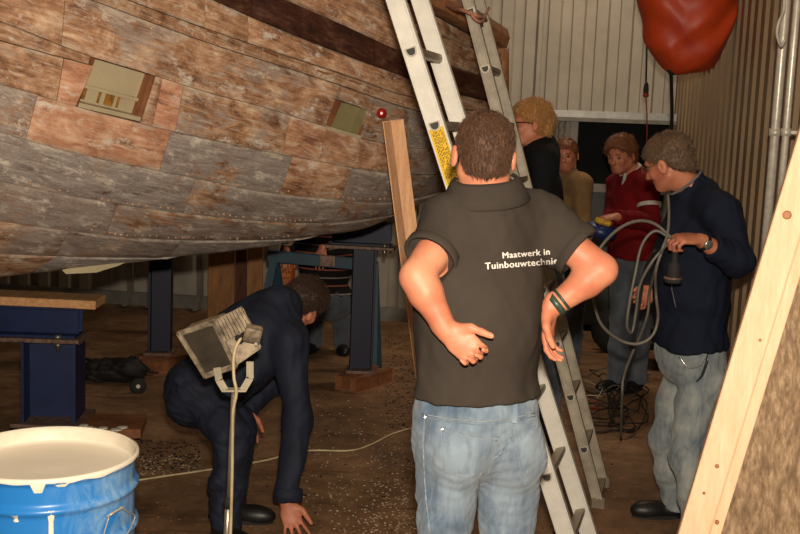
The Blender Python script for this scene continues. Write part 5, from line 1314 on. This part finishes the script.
# --- man in navy fleece with glasses, holding cable loops
Yr = 4.5
J = dict(pel=P(689, 350, 4.50), neck=P(697, 196, 4.50), head=P(669, 162, 4.50), hf=(-.72, .58, -.36), hu=(-.34, .1, .93), fwd=(-.86, -.1, 0),
         shL=P(722, 212, 4.30), shR=P(688, 214, 4.72), elL=P(737, 262, 4.16), wrL=P(700, 240, 4.08), elR=P(672, 288, 4.84), wrR=P(655, 292, 4.64),
         hipL=P(700, 382, 4.38), hipR=P(682, 380, 4.58), knL=V(0, 0, 0), knR=V(0, 0, 0), anL=V(0, 0, 0), anR=V(0, 0, 0), toeL=(-.85, -.5, 0), toeR=(-.97, -.12, 0))
J['knL'] = P(686, 455, 4.30); J['knR'] = P(664, 440, 4.60); J['anL'] = P(700, 534, 4.22); J['anL'][2] = .085; J['anR'] = P(675, 503, 4.62); J['anR'][2] = .085
hL = dict(f=(-1, -.25, .05), n=(0, .3, -1), th=(-.2, 1, .2), curl=(1.1, 1.15, 1.2, 1.2), tcurl=.5, s=1.05); hR = dict(f=(-.85, -.1, -.45), n=(.3, -1, 0), th=(-.4, 0, .9), curl=(1.35, 1.35, 1.4, 1.4), tcurl=.5, s=1.0)
root, J, c2_ = person('person', 'man with glasses in a navy fleece and pale jeans, holding loops of grey cable', J, 'navy', 'denim2', 'skin_red', 'hair_grey', h=.005, sleeve='mid', hem=.03, girth=1.14, hs=1.0,
    hairp=dict(n=10000, len=.024, amp=.002, fq=110, flow=.93, nape=-.06, off=.007, thick=.0009), hands=dict(L=hL, R=hR), collar=.078, tamp=.009, pamp=.008, seed=11, loose=.016, legw=.92)
f, l, u, p = c2_['f'], c2_['l'], c2_['u'], c2_['p']
bm = bmesh.new()
for sg in (-1, 1):
    c_ = p(.103, sg * .032, 0); tube(bm, [c_ + l * .024 * math.cos(a) + u * .016 * math.sin(a) for a in np.linspace(0, 6.283, 17)], .0016, 6); tube(bm, [p(.103, sg * .056, .006), p(.05, sg * .079, .008), p(.0, sg * .083, .004)], .0016, 6)
tube(bm, [p(.106, -.009, .004), p(.108, 0, .007), p(.106, .009, .004)], .0016, 6); gl = obj('glasses', bm, M['gold'], root)
nk = J['neck']; cn = nrm(J['head'] - nk); s0 = nrm(np.cross(cn, V(0, 1, 0))); s1_ = np.cross(cn, s0)
bm = bmesh.new(); tube(bm, [nk + cn * .080 + (s0 * math.cos(a) + s1_ * math.sin(a)) * .081 for a in np.linspace(0, 6.283, 30)], .0055, 6, False)
obj('collar_piping', bm, M['piping'], c2_['top'], True)
tt_ = tree_of(c2_['top'].data)
seam([(659, 200), (657, 212), (655, 228)], .005, 'piping', c2_['top'], 'zip', .003, tt_); seam([(671, 272), (672, 290), (676, 308)], .0016, 'piping', c2_['top'], 'zip', .001, tt_)
dw = nrm(J['elL'] - J['wrL']); wc_ = J['wrL'] + dw * .02; bm = bmesh.new(); lathe(bm, wc_, [(.030, -.008), (.034, -.008), (.034, .008), (.030, .008)], 24, axis=dw, cap=False); wt = obj('watch_strap', bm, M['leather'], root, True)
bm = bmesh.new(); wn = nrm(CAM - wc_); wn = nrm(wn - dw * (wn @ dw)); lathe(bm, wc_ + wn * .034, [(.018, -.004), (.019, .003), (.016, .006), (.0001, .007)], 20, axis=wn); obj('watch_case', bm, M['watch'], wt, True)
q = onj(708, 353, .01, tree_of(c2_['trousers'].data))
if q is not None:
    bm = bmesh.new(); tube(bm, spline([q, q + V(-.015, -.02, -.05), q + V(-.03, -.02, -.10), q + V(-.045, -.015, -.12), q + V(-.02, -.02, -.09), q + V(0, -.01, -.03)], 5), .003, 6); obj('key_cord', bm, M['rubber'], root)
    bm = bmesh.new(); tube(bm, spline([q + V(-.12, 0, -.02), q + V(-.08, -.02, -.06), q + V(-.03, -.02, -.045), q], 5), .002, 6); obj('key_chain', bm, M['watch'], root)
# the tool hanging from his hand
hc_ = J['wrL'] + V(-.10, -.02, -.02); tq = P(673, 262, 4.07); tl = thing('hand_tool', P(673, 283, 4.07), 'black bell shaped tool hanging from the upper hand of the man in navy', 'tool')
bm = bmesh.new(); lathe(bm, P(673, 283, 4.07), [(.028, 0), (.035, .004), (.034, .016), (.026, .024), (.026, .075), (.014, .085), (.010, .16), (.004, .165)], 24); obj('tool_body', bm, M['rubber'], tl)
bm = bmesh.new(); lathe(bm, P(673, 278, 4.07), [(.032, -.004), (.0355, -.004), (.0355, .004), (.032, .004)], 24); obj('tool_ring', bm, M['rusty_edge'], tl)
# cable loops
def cable(pts, r, mat, lab, grp='cable loops held by the man in navy', name='cable_loop'):
    bm = bmesh.new(); tube(bm, spline([P(*q) for q in pts], 8), r, 8); return tag(obj(name, bm, M[mat]), lab, 'cable', grp)
Yh = 4.06
cable([(672, 238, Yh), (655, 224, Yh), (638, 221, Yh - .02), (620, 228, Yh - .05), (604, 243, Yh - .08), (593, 262, Yh - .08), (592, 290, Yh - .06), (600, 322, Yh - .02), (618, 339, Yh), (637, 344, Yh), (652, 336, Yh), (658, 318, Yh + .02), (656, 295, Yh + .1), (656, 270, Yh), (664, 246, Yh)], .0062, 'cable_grey', 'widest grey cable loop hanging between the two men')
cable([(670, 238, Yh), (655, 231, Yh + .02), (642, 245, Yh + .02), (635, 275, Yh), (630, 300, Yh), (627, 325, Yh + .02), (632, 332, Yh + .05), (636, 312, Yh + .05), (640, 285, Yh + .03), (652, 262, Yh), (668, 243, Yh)], .0058, 'cable_grey', 'narrow grey cable loop hanging beneath the upper hand')
cable([(668, 195, Yh + .1), (669, 215, Yh + .04), (667, 236, Yh), (660, 255, Yh), (650, 290, Yh + .25), (646, 320, Yh + .3), (625, 372, Yh + .45), (622, 400, Yh + .5), (621, 440, 5.0)], .006, 'cable_grey', 'thin grey cable running from the hand down to the floor')
cable([(655, 250, Yh + .2), (645, 270, Yh + .3), (640, 300, Yh + .35), (634, 340, Yh + .4), (628, 375, Yh + .5), (615, 410, Yh + .7), (609, 425, 5.4)], .007, 'cable_black', 'black cable hanging from the hand to the tangle on the floor')

# --- blond man with sunglasses in black
J = dict(pel=P(540, 270, 5.8), neck=P(541, 147, 5.80), head=P(531, 124, 5.78), hf=(-1, -.12, -.05), hu=(-.08, 0, 1), fwd=(-1, 0, 0),
         shL=P(544, 162, 5.6), shR=P(538, 162, 5.98), elL=P(542, 218, 5.5), wrL=P(520, 246, 5.5), elR=P(535, 218, 6.0), wrR=P(512, 236, 5.95),
         hipL=P(543, 285, 5.7), hipR=P(540, 285, 5.9), knL=V(0, 0, .48), knR=V(0, 0, .48), anL=0 * V(1, 1, 1), anR=V(0, 0, 0), toeL=(-1, -.2, 0), toeR=(-1, .1, 0))
J['knL'] = Z(P(548, 350, 5.68), .5); J['knR'] = Z(P(540, 350, 5.95), .5); J['anL'] = Z(J['knL'] + V(.03, 0, 0), .085); J['anR'] = Z(J['knR'] + V(.03, 0, 0), .085)
hh = dict(f=(-.9, 0, -.3), n=(0, .2, -1), th=(0, 1, 0))
root, J, c3_ = person('person', 'blond curly haired man in black with sunglasses, in profile behind the rear ladder', J, 'black_cloth', 'denim3', 'skin', 'hair_blond', h=.0075, hem=-.02, hs=1.0,
    hairp=dict(n=8000, len=.024, curl=.6, amp=.009, fq=60, flow=.5, nape=-.085, off=.012, top=1.1, thick=.0016), hands=dict(L=hh, R=dict(hh, th=(0, -1, 0))), collar=.03, tamp=.005, seed=21)
f, l, u, p = c3_['f'], c3_['l'], c3_['u'], c3_['p']; bm = bmesh.new()
for sg in (-1, 1):
    B_ = frame(l, u); box(bm, p(.106, sg * .031, .002), (.054, .036, .010), B_, .004); tube(bm, [p(.10, sg * .058, .008), p(.05, sg * .08, .008), p(-.02, sg * .084, .0)], .003, 6)
obj('sunglasses', bm, M['glass_dark'], root)
bm = bmesh.new(); nk = J['neck']; cn = nrm(J['head'] - nk); s0 = nrm(np.cross(cn, V(0, 1, 0))); s1_ = np.cross(cn, s0)
tube(bm, [nk + cn * .04 + (s0 * math.cos(a) + s1_ * math.sin(a)) * .070 for a in np.linspace(0, 6.283, 24)], .007, 6, False); obj('white_collar', bm, M['white_cloth'], root, True)

# --- man in tan shirt by the door
J = dict(pel=P(565, 262, 7.5), neck=P(566, 176, 7.5), head=P(566, 155, 7.46), hf=(-.3, -.93, -.12), hu=(-.1, -.12, 1), fwd=(-.5, -.85, 0),
         shL=P(581, 184, 7.35), shR=P(553, 184, 7.6), elL=P(583, 222, 7.3), wrL=P(573, 248, 7.1), elR=P(545, 222, 7.6), wrR=P(549, 246, 7.4),
         hipL=P(573, 275, 7.45), hipR=P(559, 275, 7.6), toeL=(-.3, -.9, 0), toeR=(-.6, -.8, 0), knL=V(0, 0, 0), knR=V(0, 0, 0), anL=V(0, 0, 0), anR=V(0, 0, 0))
for s_, x in (('L', 575), ('R', 555)): J['kn' + s_] = Z(P(x, 300, 7.5), .48); J['an' + s_] = Z(P(x, 300, 7.53), .085)
hh = dict(f=(-.3, -.6, -.7), n=(1, 0, 0), th=(0, -.7, .5), s=.95)
root, J, c4_ = person('person', 'short haired man in a tan shirt standing by the grey door post', J, 'tan_cloth', 'denim3', 'skin_red', 'hair_ginger', h=.0085, hem=-.02, hs=.96, girth=.9,
    hairp=dict(n=2500, len=.018, amp=.003, nape=-.07, thick=.0016), hands=dict(L=hh, R=hh), collar=.03, seed=31, loose=.01)
tt_ = tree_of(c4_['top'].data); q = onj(571, 194, .003, tt_)
if q is not None:
    bm = bmesh.new(); rr = random.Random(5)
    for i in range(9):
        qq = onj(574 + rr.uniform(-4, 4), 194 + rr.uniform(-3, 3), .012, tt_)
        if qq is not None: box(bm, qq, (rr.uniform(.012, .035), .003, rr.uniform(.006, .016)), frame((1, rr.uniform(-.3, .3), rr.uniform(-.5, .5)), (0, 1, 0)))
    obj('chest_print', bm, M['white_cloth'], c4_['top'])

# --- man in red jumper
J = dict(pel=P(634, 252, 7.0), neck=P(633, 176, 7.0), head=P(621, 155, 6.93), hf=(-.62, -.74, -.22), hu=(-.15, -.15, 1), fwd=(-.7, -.6, 0),
         shL=P(648, 187, 6.85), shR=P(618, 184, 7.15), elL=P(650, 222, 6.78), wrL=P(616, 217, 6.5), elR=P(612, 218, 7.1), wrR=P(606, 222, 6.72),
         hipL=P(642, 262, 6.95), hipR=P(624, 262, 7.1), toeL=(-.6, -.8, 0), toeR=(-.7, -.6, 0), knL=V(0, 0, 0), knR=V(0, 0, 0), anL=V(0, 0, 0), anR=V(0, 0, 0))
for s_, x in (('L', 642), ('R', 622)): J['kn' + s_] = Z(P(x, 300, 7.0), .5); J['an' + s_] = Z(P(x, 300, 7.04), .085)
hh = dict(f=(-.9, -.3, -.1), n=(0, .2, -1), th=(0, .9, .3), curl=(.8, .8, .8, .8))
root, J, c5_ = person('person', 'fair haired man in a red jumper with white shirt collar before the dark door', J, 'red_cloth', 'denim3', 'skin_red', 'hair_ginger', h=.0085, hem=-.03, hs=1.0,
    hairp=dict(n=3500, len=.03, curl=.5, amp=.006, fq=60, nape=-.08, off=.018, thick=.0016), hands=dict(L=hh, R=dict(hh, th=(0, -.9, .3))), collar=.03, seed=41, tamp=.006, loose=.02)
nk = J['neck']; cn = nrm(J['head'] - nk); s0 = nrm(np.cross(cn, V(0, 1, 0))); s1_ = np.cross(cn, s0); bm = bmesh.new()
lathe(bm, nk + cn * .03, [(.072, -.01), (.088, .0), (.080, .02), (.069, .035), (.062, .03)], 28, axis=cn, cap=False)
box(bm, nk + V(-.075, -.085, -.02), (.02, .02, .09), frame((1, .2, 0), (0, 1, .4)), .004); obj('shirt_collar', bm, M['white_cloth'], root, True)
dd = nrm(J['elL'] - J['shL']); bm = bmesh.new(); lathe(bm, J['shL'] + (J['elL'] - J['shL']) * .52, [(.074, -.014), (.079, -.011), (.079, .011), (.074, .014)], 28, axis=dd, cap=False); obj('sleeve_band', bm, M['white_cloth'], c5_['top'], True)
q = P(602, 223, 6.5); rt = thing('power_tool', q + V(0, 0, -.09), 'blue and yellow power tool held by the man in the red jumper', 'tool')
bm = bmesh.new(); lathe(bm, q + V(0, 0, -.03), [(.05, -.06), (.095, -.04), (.10, .0), (.08, .02), (.03, .03)], 24, axis=(.2, -.2, 1)); obj('tool_body', bm, M['blue_plastic'], rt, True)
bm = bmesh.new(); box(bm, q + V(0, -.03, .01), (.10, .06, .035), frame((1, 0, -.25), (0, 1, 0)), .01); obj('tool_handle', bm, M['yellow_plastic'], rt)

# --- crouching man in navy overalls
J = dict(pel=P(203, 392, 4.50), neck=P(282, 306, 4.56), head=P(303, 304, 4.66), hf=(.45, .72, -.55), hu=(.62, .15, .75), fwd=(.3, .15, -.95), 
         shL=P(262, 316, 4.78), shR=P(288, 342, 4.38), elL=P(272, 380, 4.85), wrL=P(246, 412, 4.72), elR=P(297, 420, 4.32), wrR=P(287, 503, 4.22),
         hipL=P(192, 385, 4.68), hipR=P(203, 400, 4.36), knL=P(240, 428, 4.50), knR=P(232, 434, 4.20), anL=P(228, 528, 4.36), anR=P(224, 540, 4.12), toeL=(1, -.1, 0), toeR=(.7, -.7, 0),
         hup=(.80, 0, .6), hfwd=(.5, 0, -.8))
J['hup'] = nrm(P(250, 330, 4.5) - P(200, 395, 4.5)); J['hfwd'] = nrm(np.cross(J['hup'], V(0, -1, 0))); J['hfwd'] = J['hfwd'] if J['hfwd'][2] < 0 else -J['hfwd']
J['anL'][2] = J['anR'][2] = .085
dh = nrm(V(.15, -.15, -1)); hR = dict(f=nrm(P(300, 545, 4.16) - P(289, 507, 4.22)), n=(.1, -.9, .3), th=(.9, 0, .1), curl=(.35, .3, .3, .4), tcurl=.1, spread=.22, s=1.05); hL = dict(f=(.2, -.2, -.9), n=(0, -1, 0), th=(1, 0, 0))
root, J, c6_ = person('person', 'crouching man in navy overalls bending forward with one hand on the floor', J, 'overall', 'overall', 'skin_red', 'hair_dark', h=.006, hem=.0, girth=1.24, hs=.98,
    hairp=dict(n=8000, len=.028, curl=.3, amp=.004, fq=90, nape=-.07, off=.012, thick=.0009), hands=dict(L=hL, R=hR), collar=.05, tamp=.011, pamp=.011, seed=51, loose=.012, legw=1.02, pfr=26)
dC = nrm(J['wrR'] - J['elR']); bm = bmesh.new(); lathe(bm, J['wrR'] - dC * .03, [(.052, -.035), (.060, -.03), (.064, -.005), (.061, .02), (.052, .025), (.044, .02)], 28, axis=dC, cap=False); obj('rolled_cuff', bm, M['overall'], c6_['top'], True)

# --- man in striped jumper half hidden under the hull
J = dict(pel=P(326, 300, 7.7), neck=P(326, 216, 7.7), head=P(322, 186, 7.78), hf=(-.2, -1, -.1), hu=(0, -.1, 1), fwd=(-.2, -1, 0),
         shL=P(352, 222, 7.85), shR=P(301, 222, 7.85), elL=P(358, 254, 7.7), wrL=P(322, 250, 7.30), elR=P(290, 248, 7.7), wrR=P(286, 252, 7.42),
         hipL=P(338, 305, 7.9), hipR=P(316, 305, 7.9), toeL=(.2, -1, 0), toeR=(-.2, -1, 0), knL=V(0, 0, 0), knR=V(0, 0, 0), anL=V(0, 0, 0), anR=V(0, 0, 0))
for s_, x in (('L', 342), ('R', 314)): J['kn' + s_] = Z(P(x, 330, 7.72), .42); J['an' + s_] = Z(P(x, 330, 7.9), .085)
J['neck'][2] -= 0
hh = dict(f=(0, -.5, -.8), n=(0, .8, -.4), th=(1, 0, 0), curl=(.5, .5, .5, .5))
root, J, c7_ = person('person', 'man in a dark striped jumper behind the teal sawhorse, his head hidden by the hull', J, 'stripe', 'denim3', 'skin_red', 'hair_dark', h=.0085, hem=-.04, girth=1.25, hairp=dict(n=600), hands=dict(L=dict(hh, th=(-1, 0, 0)), R=hh), collar=.03, seed=61)
